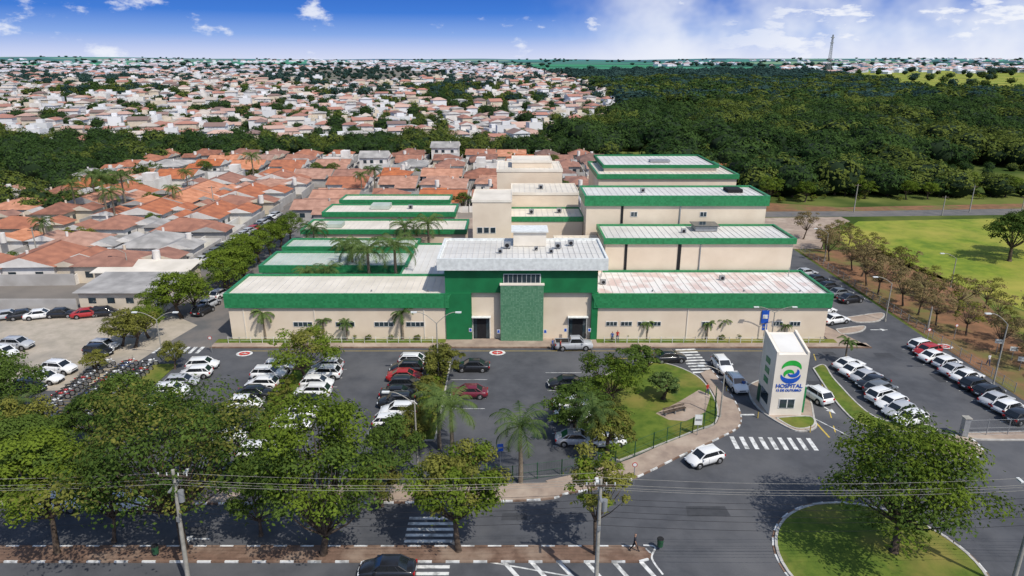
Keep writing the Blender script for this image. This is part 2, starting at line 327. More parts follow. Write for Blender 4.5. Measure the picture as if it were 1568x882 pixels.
for X,y0,y1 in ((-40.4,66,83),(-30.3,63,82),(-23.7,63,82),(-13,63,82.5),(-5.4,70,82.5),(6.6,62,80),(43.8,67,82),(56.4,67,89)):
    yy=y0
    while yy<y1: strip((X-2.3,yy),(X+2.3,yy),.08); yy+=2.5
strip((-36,86.4),(40,86.4),.1,'yellow'); strip((13,84),(18,83.9),.12,'yellow')
for X,Y in ((-36.5,85.5),(-2,85.8),(60.5,88)):
    pts=[(X+1.1*math.cos(a*math.pi/12),Y+.9*math.sin(a*math.pi/12)) for a in range(24)]; b.prism(pts,.022,.022,'white')
    pts=[(X+.75*math.cos(a*math.pi/12),Y+.6*math.sin(a*math.pi/12)) for a in range(24)]; b.prism(pts,.026,.026,'red')
    strip((X-.4,Y),(X+.4,Y),.15,'white',.030); strip((X,Y-.3),(X,Y+.3),.15,'white',.034)
def arrow(X,Y,a):
    d=Vector((math.cos(a),math.sin(a)));n=Vector((-d.y,d.x));p=Vector((X,Y)); strip(tuple(p-d*1.2),tuple(p+d*.4),.18)
    b.prism([tuple(p+d*.4+n*.45),tuple(p+d*.4-n*.45),tuple(p+d*1.4)],z,z,'white')
for u,v,a in ((1300,505,3.1),(1345,505,0),(1118,625,1.5),(300,825,3.14),(1265,625,-1.2)): arrow(*G(u,v),a)
for i in range(7): strip(G(1240+i*6,520+i*22),G(1243+i*6,530+i*22),.12,'yellow')
for i in range(22): strip((-46.5,65.5+i*.75),(-54,65.3+i*.75),.06,'yellow',.022)
b.obj('road_markings')
# tarmac repairs and oil stains
b=MB(); M['patch']=mat('asphalt_patch',(.058,.060,.066),.9,(.045,.047,.052),1.5)
R_.seed(91)
for i in range(16):
    X=R_.uniform(-35,60);Y=R_.choice((R_.uniform(47,54),R_.uniform(64,86))); w_=R_.uniform(.5,2.2);l_=R_.uniform(.4,1.4); b.prism([(X-w_,Y-l_),(X+w_,Y-l_*.9),(X+w_*.95,Y+l_),(X-w_*.9,Y+l_)],.0115,.0115,'patch')
b.obj('asphalt_repairs')
# ------------------------------------------------------------ hospital
hosp=empty('hospital_building',(0,90,0)); 
def hob(b,n):
    o=b.obj(n); o.parent=hosp; o.matrix_parent_inverse=Matrix.Translation((0,-90,0)); return o
def block(n,x0,x1,y0,y1,zt,band,roof='roofw',wall='cream',z0=0,bandk='gtile',rib=1.0,drop=.3,over=.35,back=True):
    if band<.6: drop=.12
    zw=zt-max(band-.1,drop+.06)
    b=MB(); b.box(x0,x1,y0,y1,z0,zw,wall); o=over
    a=(x0-o,x1+o,y0-o,y1+o)
    b.box(a[0],a[1],a[2],y0-.002,zt-band,zt,bandk)
    b.box(a[0],a[1],y1+.002,a[3],zt-band,zt,bandk if back else 'slab')
    b.box(a[0],x0-.002,y0-.002,y1+.002,zt-band,zt,bandk); b.box(x1+.002,a[1],y0-.002,y1+.002,zt-band,zt,bandk)
    b.box(x0-.001,x1+.001,y0-.001,y1+.001,zw,zt-drop,roof)
    if rib:
        x=x0+.5
        while x<x1-.2: b.box(x-.03,x+.03,y0+.05,y1-.05,zt-drop,zt-drop+.05,'rib'); x+=rib
    return hob(b,n)
block('west_wing_row',-40,-9.2,90.4,99.2,7.05,2.1,'roofc')
block('east_wing_row',11.8,44.6,90.4,101.2,7.05,2.1,'roofr')
block('west_second_row',-40,-17,104.4,112.5,7.0,1.2,'roofg')
block('west_connector',-17,-10.5,99.5,118,7.0,.7,'roofw',over=.2)
block('west_third_row',-40,-17,116,121.5,7.0,.8,'roofg')
block('west_fourth_row',-40,-9,127,135.5,7.4,.9,'roofc')
block('west_fifth_row',-39,-12,139,147,8.2,1.0,'roofc')
block('west_sixth_row',-38,-14,150,156,8.6,.8,'roofc')
block('east_middle_block',14.4,43.3,101.8,110.9,12.1,.9,'roofw')
block('east_rear_block',12.4,42.4,112.2,121.5,16.7,1.7,'roofw')
block('east_far_block',16.4,42.5,129,146,17.6,.9,'roofc')
block('east_upper_slab',18,40,134,149,18.6,.6,'roofw',bandk='green')
block('central_tower',-6.6,-.1,112,122,16.0,.4,'roofc',bandk='cream2',over=.1,rib=0)
block('central_recess',-.1,12.3,116,124,12.3,.9,'roofc',over=.1)
block('central_upper',-.1,12.2,124.2,134,15.0,.5,'roofc',bandk='cream2',over=.1)
block('central_rear_hall',-3,10,136,148,17.4,.5,'roofc',bandk='cream2',over=.1)
block('central_rear_cap',0,8,139,146,18.8,.5,'roofc',bandk='cream2',over=.1,z0=17.3,rib=0)
block('central_link',-4,14,101.1,111.9,8.5,.8,'roofg',over=.1)
block('central_low',7,14.2,104,111.8,10.0,.7,'roofc',over=.05,bandk='cream2')
b=MB()
b.box(-9.2,11.8,90.9,100.5,0,10.6,'cream')
b.box(-10.3,13.2,89.6,101,10.6,12.0,'slab'); b.box(-9.8,12.7,90.1,100.5,12.0,12.02,'roofw')
for x0,x1,y0,y1 in ((-10.3,13.2,89.6,89.9),(-10.3,13.2,100.7,101),(-10.3,-10,89.9,100.7),(12.9,13.2,89.9,100.7)): b.box(x0,x1,y0,y1,12.0,12.28,'slab')
x=-9.5
while x<12.6: b.box(x-.04,x+.04,90.2,100.4,12.02,12.09,'rib'); x+=.8
for k in (93,96,98.5): b.box(-9.9,12.8,k,k+.05,12.09,12.11,'rib')
b.box(-9.35,11.95,90.4,90.898,7.1,10.598,'green')
b.box(-9.35,-5.7,90.2,90.897,.0,7.098,'green'); b.box(11.2,12.1,90.2,90.897,0,7.098,'green')
b.box(-1.6,4.4,89.7,90.39,0,8.4,'stone'); b.box(-1.7,4.5,89.65,90.39,8.402,8.55,'cream2')
b.box(-1.2,4.0,90.25,90.399,8.56,9.9,'frame')
for i in range(8): b.box(-1.1+i*.63,-1.1+i*.63+.55,90.2,90.249,8.66,9.82,'glass')
for x0,x1 in ((-5.5,-3.2),(8.1,10.6)):
    b.box(x0-.12,x1+.12,90.84,90.899,0,3.35,'frame'); b.box(x0,x1,90.80,90.839,.02,3.2,'dark')
    b.box(x0+.1,x0+.5,90.76,90.799,.02,3.1,'glass'); b.box(x1-.5,x1-.1,90.76,90.799,.02,3.1,'glass'); b.box(x0-.2,x1+.2,90.1,90.84,3.4,3.5,'slab')
for xa,sg in ((-9.4,1),(12.0,-1)):
    b.add([(xa,89.99,4.95),(xa,89.99,7.05),(xa+sg*.9,89.99,7.05)],[(0,1,2) if sg>0 else (0,2,1)],'gtile')
hob(b,'entrance_portico')
b=MB()
def win(x0,x1,z0,z1,y,fr='frame',mull=0):
    b.box(x0-.08,x1+.08,y-.05,y+.01,z0-.08,z1+.08,fr); b.box(x0,x1,y-.07,y-.051,z0,z1,'glass')
    for i in range(mull): xx=x0+(x1-x0)*(i+1)/(mull+1); b.box(xx-.03,xx+.03,y-.09,y-.071,z0,z1,fr)
for x in (-31,-25,-19.5,-15): win(x,x+2.6,2.1,2.7,90.39,mull=3)
for x in (13.4,15.5,17.9,19.6): win(x,x+1.5,2.2,2.75,90.39,mull=2)
for x in (27,37,39.5): win(x,x+1.4,2.2,2.75,90.39,mull=2)
for x in (-38,-28,-12.5,24.8,36): b.box(x,x+.12,90.3,90.39,.1,4.8,'cream2')
for i in (1,5): win(17+i*2.9,18+i*2.9,13.2,13.9,112.19,mull=1)
for i in range(3): win(-5.8+i*1.1,-5.0+i*1.1,10.4,11.3,111.99)
b.box(17.4,17.8,101.7,101.79,7,11.1,'dark'); b.box(25.6,26.1,101.7,101.79,7,11.1,'dark'); b.box(18.2,18.6,112.1,112.19,12,15,'dark')
b.box(29,29.12,101.6,101.79,7,11.1,'grey'); b.box(28,28.15,112.0,112.19,12,15,'grey')
b.box(35.3,36.3,90.2,90.39,2.6,4.5,'blue'); b.box(35.45,36.15,90.17,90.199,3.3,3.9,'white'); hob(b,'facade_windows')
b=MB()
b.box(.2,5.0,97,100.4,12.1,14.2,'cream2'); b.box(-.1,5.3,96.7,100.6,14.2,14.4,'slab')
def ac(x,y,z,s=1):
    b.box(x,x+1.1*s,y,y+.7*s,z+.1,z+1.0*s,'grey'); b.cyl((x+.55*s,y-.02,z+.5*s),(x+.55*s,y,z+.5*s),.34*s,.34*s,'dark',12); b.box(x+.1,x+.2,y,y+.7*s,z,z+.1,'dark'); b.box(x+.9*s,x+s,y,y+.7*s,z,z+.1,'dark')
for x,y,z,s in ((-1.2,95.5,12.12,.9),(6.2,95.5,12.12,.8),(8.2,97,12.12,.8),(-2.0,93,12.12,.6),(5.2,93,12.12,.6),(3.2,94.6,12.12,.5),(13.0,95,6.8,.7),(31,97,6.8,.7),(27,106,11.8,.7),(22,116,16.5,.7),(-12,104,6.8,.8),(3,119,12.1,.8),(8,120,12.1,.8),(5,128,14.9,.8),(0,106,8.3,1),(-22,143,8,.8)): ac(x,y,z,s)
b.box(29.5,33.0,107.0,109.8,11.9,12.7,'grey'); b.box(29.2,33.3,106.7,110,12.7,12.82,'glass')
b.box(37,39.5,116,119,16.4,17.0,'dark'); b.box(-30,-26,142.5,146,8,8.8,'roofg')
b.box(28,32,139,141,18.4,18.8,'grey'); b.box(-36,-33,129,132,7.2,7.9,'roofg')
for x,y in ((13,96),(13.6,99),(42,99)): b.cyl((x,y,6.7),(x,y,8.2),.05,.05,'grey',6)
for x in (-20,-12,20,33,41): b.cyl((x,92,6.7),(x,92,7.0),.12,.12,'grey',8)
hob(b,'rooftop_equipment')
b=MB()
for x0,x1 in ((-40,-10.5),(13,44)):
    x=x0
    while x<x1: b.cyl((x,88.9,.12),(x,88.9,1.1),.04,.04,'white',6); x+=1.6
    for zz in (.55,1.0): b.cyl((x0,88.9,zz),(x1,88.9,zz),.02,.02,'white',5)
b.obj('railing')
# ------------------------------------------------------------ gatehouse sign tower
b=MB(); x0,x1,y0,y1=28.9,32.5,68.3,72.4
b.add([(x0,y0,0),(x1,y0,0),(x1,y1,0),(x0,y1,0),(x0,y0,7.5),(x1,y0,7.5),(x1,y1,8.5),(x0,y1,8.5)],[(4,5,6,7),(0,1,5,4),(1,2,6,5),(2,3,7,6),(3,0,4,7)],'cream2')
b.add([(x0+.5,y0+.4,7.62),(x1-.5,y0+.4,7.62),(x1-.5,y1-.4,8.43),(x0+.5,y1-.4,8.43)],[(0,1,2,3)],'roofw')
for (a,c_) in ((x0,x0+.25),(x1-.25,x1)): b.add([(a,y0,7.502),(c_,y0,7.502),(c_,y1,8.502),(a,y1,8.502),(a,y0,7.8),(c_,y0,7.8),(c_,y1,8.8),(a,y1,8.8)],[(4,5,6,7),(0,1,5,4),(1,2,6,5),(2,3,7,6),(3,0,4,7)],'cream2')
b.box(x0+.9,x1-.9,y0-.06,y0-.004,1.0,2.2,'frame'); b.box(x0+1,x1-1,y0-.1,y0-.061,1.1,2.1,'glass'); b.box(x0+1.75,x0+1.85,y0-.12,y0-.101,1.1,2.1,'frame')
b.box(x0-.06,x0-.004,y0+.9,y0+2.9,1.0,2.3,'glass'); b.box(x0-.1,x0-.061,y0+3.1,y0+3.9,.1,2.2,'fence')
for zz in (3.2,4.4,5.6): b.box(x0-.05,x0-.004,y0+1.5,y0+2.7,zz,zz+.7,'gtile')
b.box(x1+.002,x1+.5,y0+.6,y0+3.4,0,3.2,'gtile')
def swirl(k,cx,cz,r,a0,a1,w0,w1,y):
    n=18; A=[];B=[]
    for i in range(n+1):
        t=i/n; a=a0+(a1-a0)*t; w=w0+(w1-w0)*math.sin(t*math.pi)
        A.append((cx+(r+w)*math.cos(a)*1.15,y,cz+(r+w)*math.sin(a))); B.append((cx+(r-w)*math.cos(a)*1.15,y,cz+(r-w)*math.sin(a)))
    b.add(A+B,[(i,i+1,n+2+i,n+1+i) for i in range(n)],k)
M['lgreen']=mat('logo_green',(.03,.42,.06),.4)
swirl('lgreen',(x0+x1)/2,5.6,.95,.2,2.9,.02,.30,y0-.03); swirl('lgreen',(x0+x1)/2-.15,5.1,.45,.3,3.6,.02,.22,y0-.036)
swirl('blue',(x0+x1)/2,5.3,.95,3.3,6.1,.02,.30,y0-.03); swirl('blue',(x0+x1)/2+.2,5.5,.5,3.6,6.9,.02,.22,y0-.04)
gate=b.obj('gatehouse_sign_tower')
def text(s,size,loc,k,parent,rot=(math.pi/2,0,0)):
    cu=bpy.data.curves.new('lettering','FONT'); cu.body=s; cu.size=size; cu.align_x='CENTER'; cu.extrude=.02; cu.offset=.008; cu.materials.append(M[k])
    o=bpy.data.objects.new('lettering',cu); o.location=loc; o.rotation_euler=rot; COL.objects.link(o); o.parent=parent; return o
text('HOSPITAL',.66,((x0+x1)/2,y0-.04,3.55),'blue',gate); text('12 DE OUTUBRO',.37,((x0+x1)/2,y0-.04,3.1),'blue',gate)
# ------------------------------------------------------------ trees
def tree_mesh(name,Rr,zt,zb,leaf='leaf1',ncl=34,nl=150,ls=.32,seed=0,tr=.22,bark='bark',leaf_b=None):
    rng=np.random.default_rng(seed); b=MB(); cz=(zt+zb)/2; hz=(zt-zb)/2; cc=[]
    fork=Vector((rng.normal()*.3,rng.normal()*.3,zb*.75+.3))
    b.cyl((0,0,0),tuple(fork),tr*1.15,tr*.8,bark,8,False); b.cyl((0,0,0),(0,0,.3),tr*1.5,tr*1.15,bark,8,False)
    for i in range(ncl):
        th=i*2.399+rng.uniform(-.5,.5); cphi=1-2*((i+.5)/ncl)*.86; sph=math.sqrt(max(0,1-cphi*cphi))
        q=rng.uniform(.48,.92); nz=mnoise.noise(Vector((sph*math.cos(th)*1.6+seed,sph*math.sin(th)*1.6,cphi*1.6)))
        lump=1+.36*nz+.06*rng.normal()
        c_=np.array([sph*math.cos(th)*Rr*q*lump,sph*math.sin(th)*Rr*q*lump,cz+cphi*hz*q*(1+.25*nz)]); rr=Rr*rng.uniform(.15,.34); cc.append(c_)
        n=int(nl*1.25*(rr/Rr/.27)**1.6*rng.uniform(.8,1.2)); d=rng.normal(size=(n,3)); d/=np.linalg.norm(d,axis=1,keepdims=True)
        d[:,2]=np.where(d[:,2]<-.25,-d[:,2],d[:,2])
        rad_=rr*rng.uniform(.5,1.12,(n,1)); C=c_+d*rad_*np.array([1,1,.66]); N=d+rng.normal(size=(n,3))*.32+np.array([0,0,.45])
        b.leaves(C,N,ls,leaf_b if (leaf_b and rng.random()<.35) else leaf,rng)
    n=int(ncl*nl*.10); d=rng.normal(size=(n,3)); d/=np.linalg.norm(d,axis=1,keepdims=True)
    b.leaves(np.array([0,0,cz])+d*np.array([Rr,Rr,hz])*rng.uniform(.2,1.05,(n,1)),d+np.array([0,0,.5])+rng.normal(size=(n,3))*.4,ls,leaf,rng)
    for i in range(0,ncl,2 if ncl>20 else 1):
        c_=Vector(cc[i]); m=fork.lerp(c_,.5)+Vector((0,0,-hz*.08)); b.cyl(tuple(fork),tuple(m),tr*.42,tr*.24,bark,5,False); b.cyl(tuple(m),tuple(c_),tr*.24,tr*.07,bark,5,False)
    return b.mesh(name)
def keytree(name,bu,bv,ul,ur,vt,vb,**kw):
    X,Y=G(bu,bv); zt=TOP(Y,vt); zb=max(.8,TOP(Y,vb)); s=SC(Y,(zt+zb)/2); Rr=(ur-ul)/2/s*1.0
    me=tree_mesh(name,Rr,zt-Rr*.08,zb+Rr*.22,**kw); return inst(me,name,(X,Y,0))
keytree('roadside_tree',88,848,-15,152,665,800,leaf='leaf1',seed=1,ncl=50,nl=170,leaf_b='leaf2')
keytree('roadside_tree',283,842,125,430,588,800,leaf='leaf2',seed=2,ncl=84,nl=150,tr=.3,leaf_b='leaf3')
keytree('roadside_tree',495,850,432,642,598,822,leaf='leaf1',seed=3,ncl=74,nl=170,tr=.28,leaf_b='leaf2')
keytree('roadside_tree',702,845,636,785,685,802,leaf='leaf1',seed=4,ncl=48,nl=160,leaf_b='leaf3')
keytree('roadside_tree',912,850,846,956,678,790,leaf='leaf3',seed=5,ncl=26,nl=100,tr=.16,leaf_b='leaf1')
keytree('roundabout_tree',1368,846,1246,1487,636,825,leaf='leaf1',seed=6,ncl=70,nl=165,tr=.3,leaf_b='leaf2')
keytree('roadside_tree',400,820,345,450,690,810,leaf='leaf2',seed=7,ncl=30,nl=140,tr=.15)
keytree('roadside_tree',175,830,130,225,690,800,leaf='leaf2',seed=17,ncl=26,nl=130,tr=.15)
keytree('parking_tree',472,585,420,526,503,572,leaf='leaf1',seed=8,ncl=34,nl=120,leaf_b='leaf3')
keytree('parking_tree',677,590,643,713,525,578,leaf='leaf3',seed=9,ncl=26,nl=110)
keytree('garden_tree',940,620,893,1000,538,612,leaf='leaf1',seed=10,ncl=36,nl=120,leaf_b='leaf2')
keytree('garden_tree',880,665,836,930,582,655,leaf='leaf2',seed=11,ncl=34,nl=120)
keytree('garden_tree',930,700,895,985,622,682,leaf='leaf3',seed=12,ncl=24,nl=110)
keytree('garden_tree',982,572,955,1008,528,560,leaf='leaf2',seed=13,ncl=16,nl=90)
keytree('courtyard_tree',1015,612,994,1048,570,606,leaf='leafP',seed=14,ncl=20,nl=110)
V=[tree_mesh('tree_crown_a',3.6,6.8,2.0,leaf='leaf1',seed=21,ncl=32,nl=110),tree_mesh('tree_crown_b',3.4,6.4,1.8,leaf='leaf3',seed=22,ncl=30,nl=110),
   tree_mesh('tree_crown_c',3.6,7.6,2.2,leaf='leaf2',seed=23,ncl=32,nl=110),tree_mesh('tree_crown_d',3.6,7.0,1.8,leaf='leaf1',seed=29,ncl=28,nl=110,leaf_b='leaf2')]
VD=[tree_mesh('dry_tree_a',2.9,6.6,2.2,leaf='leaf4',seed=24,ncl=18,nl=60,ls=.3,tr=.14),tree_mesh('dry_tree_b',2.8,6.0,2,leaf='leaf3',seed=25,ncl=18,nl=60,ls=.3,tr=.14,leaf_b='leaf4')]
bush=tree_mesh('bush_mesh',1.3,1.9,.3,leaf='leaf3',seed=26,ncl=16,nl=60,ls=.22,tr=.06,leaf_b='leaf1')
R_.seed(44)
def T(k,u,v,s=1,name='tree',vs=V): 
    X,Y=G(u,v); return inst(vs[k],name,(X,Y,0),R_.uniform(0,6.28),(s*R_.uniform(.92,1.08),s*R_.uniform(.92,1.08),s))
for k,u,v,s in ((0,278,487,1.15),(3,300,480,.9),(0,245,492,.8),(1,208,532,.85),(1,188,530,.75),(0,228,518,.75),(1,268,565,.6),(1,150,572,.5),
    (0,345,442,1.1),(3,362,428,1.05),(0,378,415,1.1),(3,397,402,1),(0,415,390,1),(0,430,380,.95),(2,445,370,.9),(3,352,455,1.0),(0,372,436,1.0),
    (1,635,660,.5),(1,655,615,.5),(1,628,690,.6),(2,30,650,1.0),(2,-10,640,1.1),(1,45,700,1.0),(2,20,760,1.1),(3,90,700,.7),(2,200,665,1.0),(3,255,680,.9),(2,150,690,.9),
    (2,600,740,.9),(1,585,775,.7),(2,1545,400,1.4),(2,1575,392,1.5),(2,60,745,1.0),(3,320,700,.9)):
    T(k,u,v,s,'parking_tree' if v>500 else 'street_tree')
y=100
i=0
while y<150:
    for X in (62.5,70):
        inst(VD[i%2],'dry_street_tree',(X+R_.uniform(-1.5,1.5)+(y-100)*.06,y+R_.uniform(-1.5,1.5),0),R_.uniform(0,6),R_.uniform(.75,1.1)); i+=1
    y+=5.2
for X,Y in ((64,96),(66,92),(67,86),(70,90),(66.5,80),(68,75),(70,82),(74,97),(74,88),(76,103),(78,95)): inst(VD[i%2],'dry_street_tree',(X,Y,0),i,R_.uniform(.7,1)); i+=1
for i in range(15): inst(bush,'hedge_bush',(-9.4+R_.uniform(-.4,.4),64+i*1.15,0.1),i,R_.uniform(.8,1.25))
for i in range(6): inst(bush,'hedge_bush',(-27+R_.uniform(-.4,.4),64+i*2.4,0.1),i,R_.uniform(.6,1.0))
for u,v in ((600,520),(565,521),(640,521),(545,519),(1105,521),(1130,519),(1215,518),(960,518),(452,521)): inst(bush,'shrub',(*G(u,v),.05),u,.45)
for i in range(70):   # scrub along the dirt road
    X=R_.uniform(70,250); Y=186+(X-70)*.07+R_.uniform(2,14); inst(R_.choice((bush,bush,V[0],V[3])),'scrub_bush',(X,Y,0),i,R_.uniform(.5,1.0) if R_.random()<.6 else R_.uniform(.9,1.6)*.7)
def palm_mesh(name,h,fr,n,seed,tr=.17,dr=1.0):
    rng=np.random.default_rng(seed); b=MB(); k=6
    for i in range(k): b.cyl((0.03*math.sin(i),0,h*i/k),(0.03*math.sin(i+1),0,h*(i+1)/k),tr*(1.25-.5*i/k),tr*(1.25-.5*(i+1)/k),'bark2',8,False)
    b.cyl((0,0,h),(0,0,h+.7),tr*.8,tr*.3,'leafP',6,False)
    for i in range(n):
        a=i*2.399; el=rng.uniform(.35,1.25) if i%3 else rng.uniform(-.1,.4); d=Vector((math.cos(a),math.sin(a),0)); sd=Vector((-d.y,d.x,0)); L=fr*rng.uniform(.85,1.1); p=Vector((0,0,h+.4)); m=12; prev=p; e=el
        for j in range(m):
            e-=dr*(2.1/m)*(0.4+j/m*1.1); q=prev+(d*math.cos(e)+Vector((0,0,1))*math.sin(e))*L/m
            b.cyl(tuple(prev),tuple(q),.035,.025,'leafP',3,False,False)
            w=L*.20*math.sin(math.pi*(.12+.83*j/m)); f=(q-prev).normalized()
            for s_ in (1,-1):
                for t in (0,.5):
                    o=prev.lerp(q,t); tip=o+sd*s_*w+f*w*.6+Vector((0,0,-w*rng.uniform(.3,.9))); o2=o+f*.085*max(1,L/3)
                    b.add([tuple(o),tuple(o2),tuple(tip)],[(0,1,2)],'leafP')
            prev=q
    return b.mesh(name)
PA=palm_mesh('palm_a',4.6,2.9,18,1); PB=palm_mesh('palm_b',8.2,3.9,22,2,.22); PC=palm_mesh('palm_c',2.6,1.6,14,3,.12)
inst(PA,'palm_tree',(*G(797,740),0),.4,1.22); X,Y=G(693,705); inst(PA,'palm_tree',(X,Y,0),1.2,1.2); inst(PA,'palm_tree',(X-1.5,Y+2.2,0),2.2,1.1)
inst(PA,'palm_tree',(*G(905,700),0),1.8,1.05)
for u,v,m,s in ((407,520,PC,1.3),(497,521,PC,.95),(532,523,PC,.9),(617,521,PC,1.35),(990,520,PC,.85),(1082,521,PC,.8),(1106,519,PC,.85),(1200,521,PC,.7),(1293,556,PC,1.0)): inst(m,'palm_tree',(*G(u,v),.1),u,s)
for X,Y,s in ((-28.8,102,.8),(-26,107,1.05),(-22.5,102.5,1.15),(-18.2,102.3,1.25),(-29,114.3,.9),(-20,124,1.0),(-15.5,123,1.1),(-37,124,.95),(-32,101.8,.75)): inst(PB,'palm_tree',(X,Y,0),X,s)
for u,v,s in ((120,335,1.0),(165,330,1.1),(195,325,1.1),(150,322,1.1),(75,390,.8),(390,280,1.0),(180,350,1.0),(290,300,.8),(270,330,.8),(40,690,.6),(555,305,.8),(575,300,.9)): inst(PB,'palm_tree',(*G(u,v),0),u,s)
# ------------------------------------------------------------ forest (instanced crowns)
def crown(name,leaf,seed,n=420,ls=1.15):
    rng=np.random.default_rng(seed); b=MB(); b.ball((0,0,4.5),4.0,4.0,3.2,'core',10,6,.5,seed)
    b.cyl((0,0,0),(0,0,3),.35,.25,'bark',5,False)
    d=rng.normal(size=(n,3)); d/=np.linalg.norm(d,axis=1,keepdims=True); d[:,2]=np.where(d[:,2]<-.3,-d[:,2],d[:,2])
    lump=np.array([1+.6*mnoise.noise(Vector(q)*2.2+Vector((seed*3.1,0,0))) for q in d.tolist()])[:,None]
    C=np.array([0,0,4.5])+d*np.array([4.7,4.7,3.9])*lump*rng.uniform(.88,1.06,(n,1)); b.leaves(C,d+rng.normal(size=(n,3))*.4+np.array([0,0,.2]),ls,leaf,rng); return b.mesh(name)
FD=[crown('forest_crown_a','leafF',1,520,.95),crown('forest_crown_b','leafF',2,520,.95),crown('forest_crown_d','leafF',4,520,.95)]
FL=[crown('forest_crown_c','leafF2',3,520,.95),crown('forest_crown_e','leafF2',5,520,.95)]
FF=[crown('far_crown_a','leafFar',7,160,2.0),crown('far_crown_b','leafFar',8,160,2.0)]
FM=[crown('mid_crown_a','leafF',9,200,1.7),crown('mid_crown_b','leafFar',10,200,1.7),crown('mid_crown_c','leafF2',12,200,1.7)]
forest=empty('forest'); R_.seed(3)
EP=[(188,78),(235,64),(262,40),(280,24),(340,24),(380,45),(400,58),(500,90),(700,104),(950,114),(1250,92),(1700,62),(2200,40)]
def edge(Y):
    return float(np.interp(Y,[p[0] for p in EP],[p[1] for p in EP]))
def put(X,Y,s,kind=0,zc=1.35):
    if kind==0: L_=FL if mnoise.noise(Vector((X*.018,Y*.018,11)))+R_.uniform(-.25,.25)>.08 else FD
    else: L_=FM if kind==1 else FF
    zs=min(s,zc)*R_.uniform(.8,1.2)
    inst(R_.choice(L_),'tree_crown',(X,Y,hillz(X,Y)-.6*zs),R_.uniform(0,6.28),(s*R_.uniform(.85,1.2),s*R_.uniform(.85,1.2),zs),forest)
Y=200
while Y<1380:
    st=7.2 if Y<320 else (9.0 if Y<500 else (12 if Y<800 else 17)); X=edge(Y)
    lim=Y*.85+40
    while X<lim:
        x=X+R_.uniform(-.45,.45)*st; y=Y+R_.uniform(-.45,.45)*st
        den=mnoise.noise(Vector((x*.012,y*.012,2)))+.5*mnoise.noise(Vector((x*.03,y*.03,5)))
        clear=(y>690 and x>410+(y-700)*.25)
        thr=-.2 if y<300 else (-.42 if y<900 else -.15)
        if not clear and den>thr: put(x,y,st/7.0*R_.choice((.65,.85,1,1.15,1.45)),0 if y<520 else (1 if y<1000 else 2))
        elif clear and R_.random()<.05: put(x,y,1.2,1)
        elif not clear and R_.random()<.3: put(x,y,.4*st/7)
        X+=st
    Y+=st*.9
Y=215
while Y<335:
    X=-330
    while X<24:
        x=X+R_.uniform(-3,3);y=Y+R_.uniform(-3,3)
        if (y>280 and (y<314 or mnoise.noise(Vector((x*.02,y*.02,4)))>.1)) or (x<-128-(278-y)*.25 and y>222): put(x,y,R_.uniform(.5,.95))
        X+=7
    Y+=6.5
for i in range(60): put(R_.uniform(-215,-110),R_.uniform(165,222),R_.uniform(.45,.75))
# ------------------------------------------------------------ houses
def house(b,w,d,h,rh,hip,rk,wk,detail=True,seed=0):
    b.box(-w/2,w/2,-d/2,d/2,0,h,wk); o=.5; X=w/2+o;Y=d/2+o
    rl=(w/2-d/2*.9 if w>d else 0) if hip else X
    vs=[(-X,-Y,h),(X,-Y,h),(X,Y,h),(-X,Y,h),(-rl if hip else -X,0,h+rh),(rl if hip else X,0,h+rh)]
    if hip and w<=d:
        k=d/2-w/2*.9; vs=vs[:4]+[(0,-k,h+rh),(0,k,h+rh)]; fs=[(0,1,4),(1,2,5,4),(2,3,5),(3,0,4,5)]
    else: fs=[(0,1,5,4),(1,2,5),(2,3,4,5),(3,0,4)]
    if hip: b.add(vs,fs,rk); 
    else:
        b.add(vs,[fs[0],fs[2]],rk); b.add(vs,[fs[1],fs[3]],wk)
    b.add([(x,y,z-.02) for x,y,z in vs[:4]],[(3,2,1,0)],wk)
    if detail:
        b.cyl(vs[4],vs[5],.13,.13,'roofC' if rk!='roofD' else 'roofD',5,False)
        for s_ in (-1,1):
            for x in (-w*.3,w*.05,w*.3):
                y=s_*(d/2+.02); b.box(x-.6,x+.6,min(y,y+s_*.02),max(y,y+s_*.02),1.0,2.1,'glass')
                if h>5: b.box(x-.6,x+.6,min(y,y+s_*.02),max(y,y+s_*.02),3.9,5.0,'glass')
        y=-d/2-.02; b.box(w*.16,w*.16+.8,y-.04,y-.021,0,2.1,'dark')
        for s_ in (-1,1):
            for y in (-d*.25,d*.2): 
                x=s_*(w/2+.02); b.box(min(x,x+s_*.02),max(x,x+s_*.02),y-.6,y+.6,1.0,2.1,'glass')
                if h>5: b.box(min(x,x+s_*.02),max(x,x+s_*.02),y-.6,y+.6,3.9,5.0,'glass')
        b.cyl((-w*.2,d*.1,h),(-w*.2,d*.1,h+rh+.3),.25,.25,wk,6)
RK=['roofA','roofA','roofB','roofA','roofC','roofD','roofB']; WK=['wallA','wallA','wallB','wallC','wallA']
HV=[]
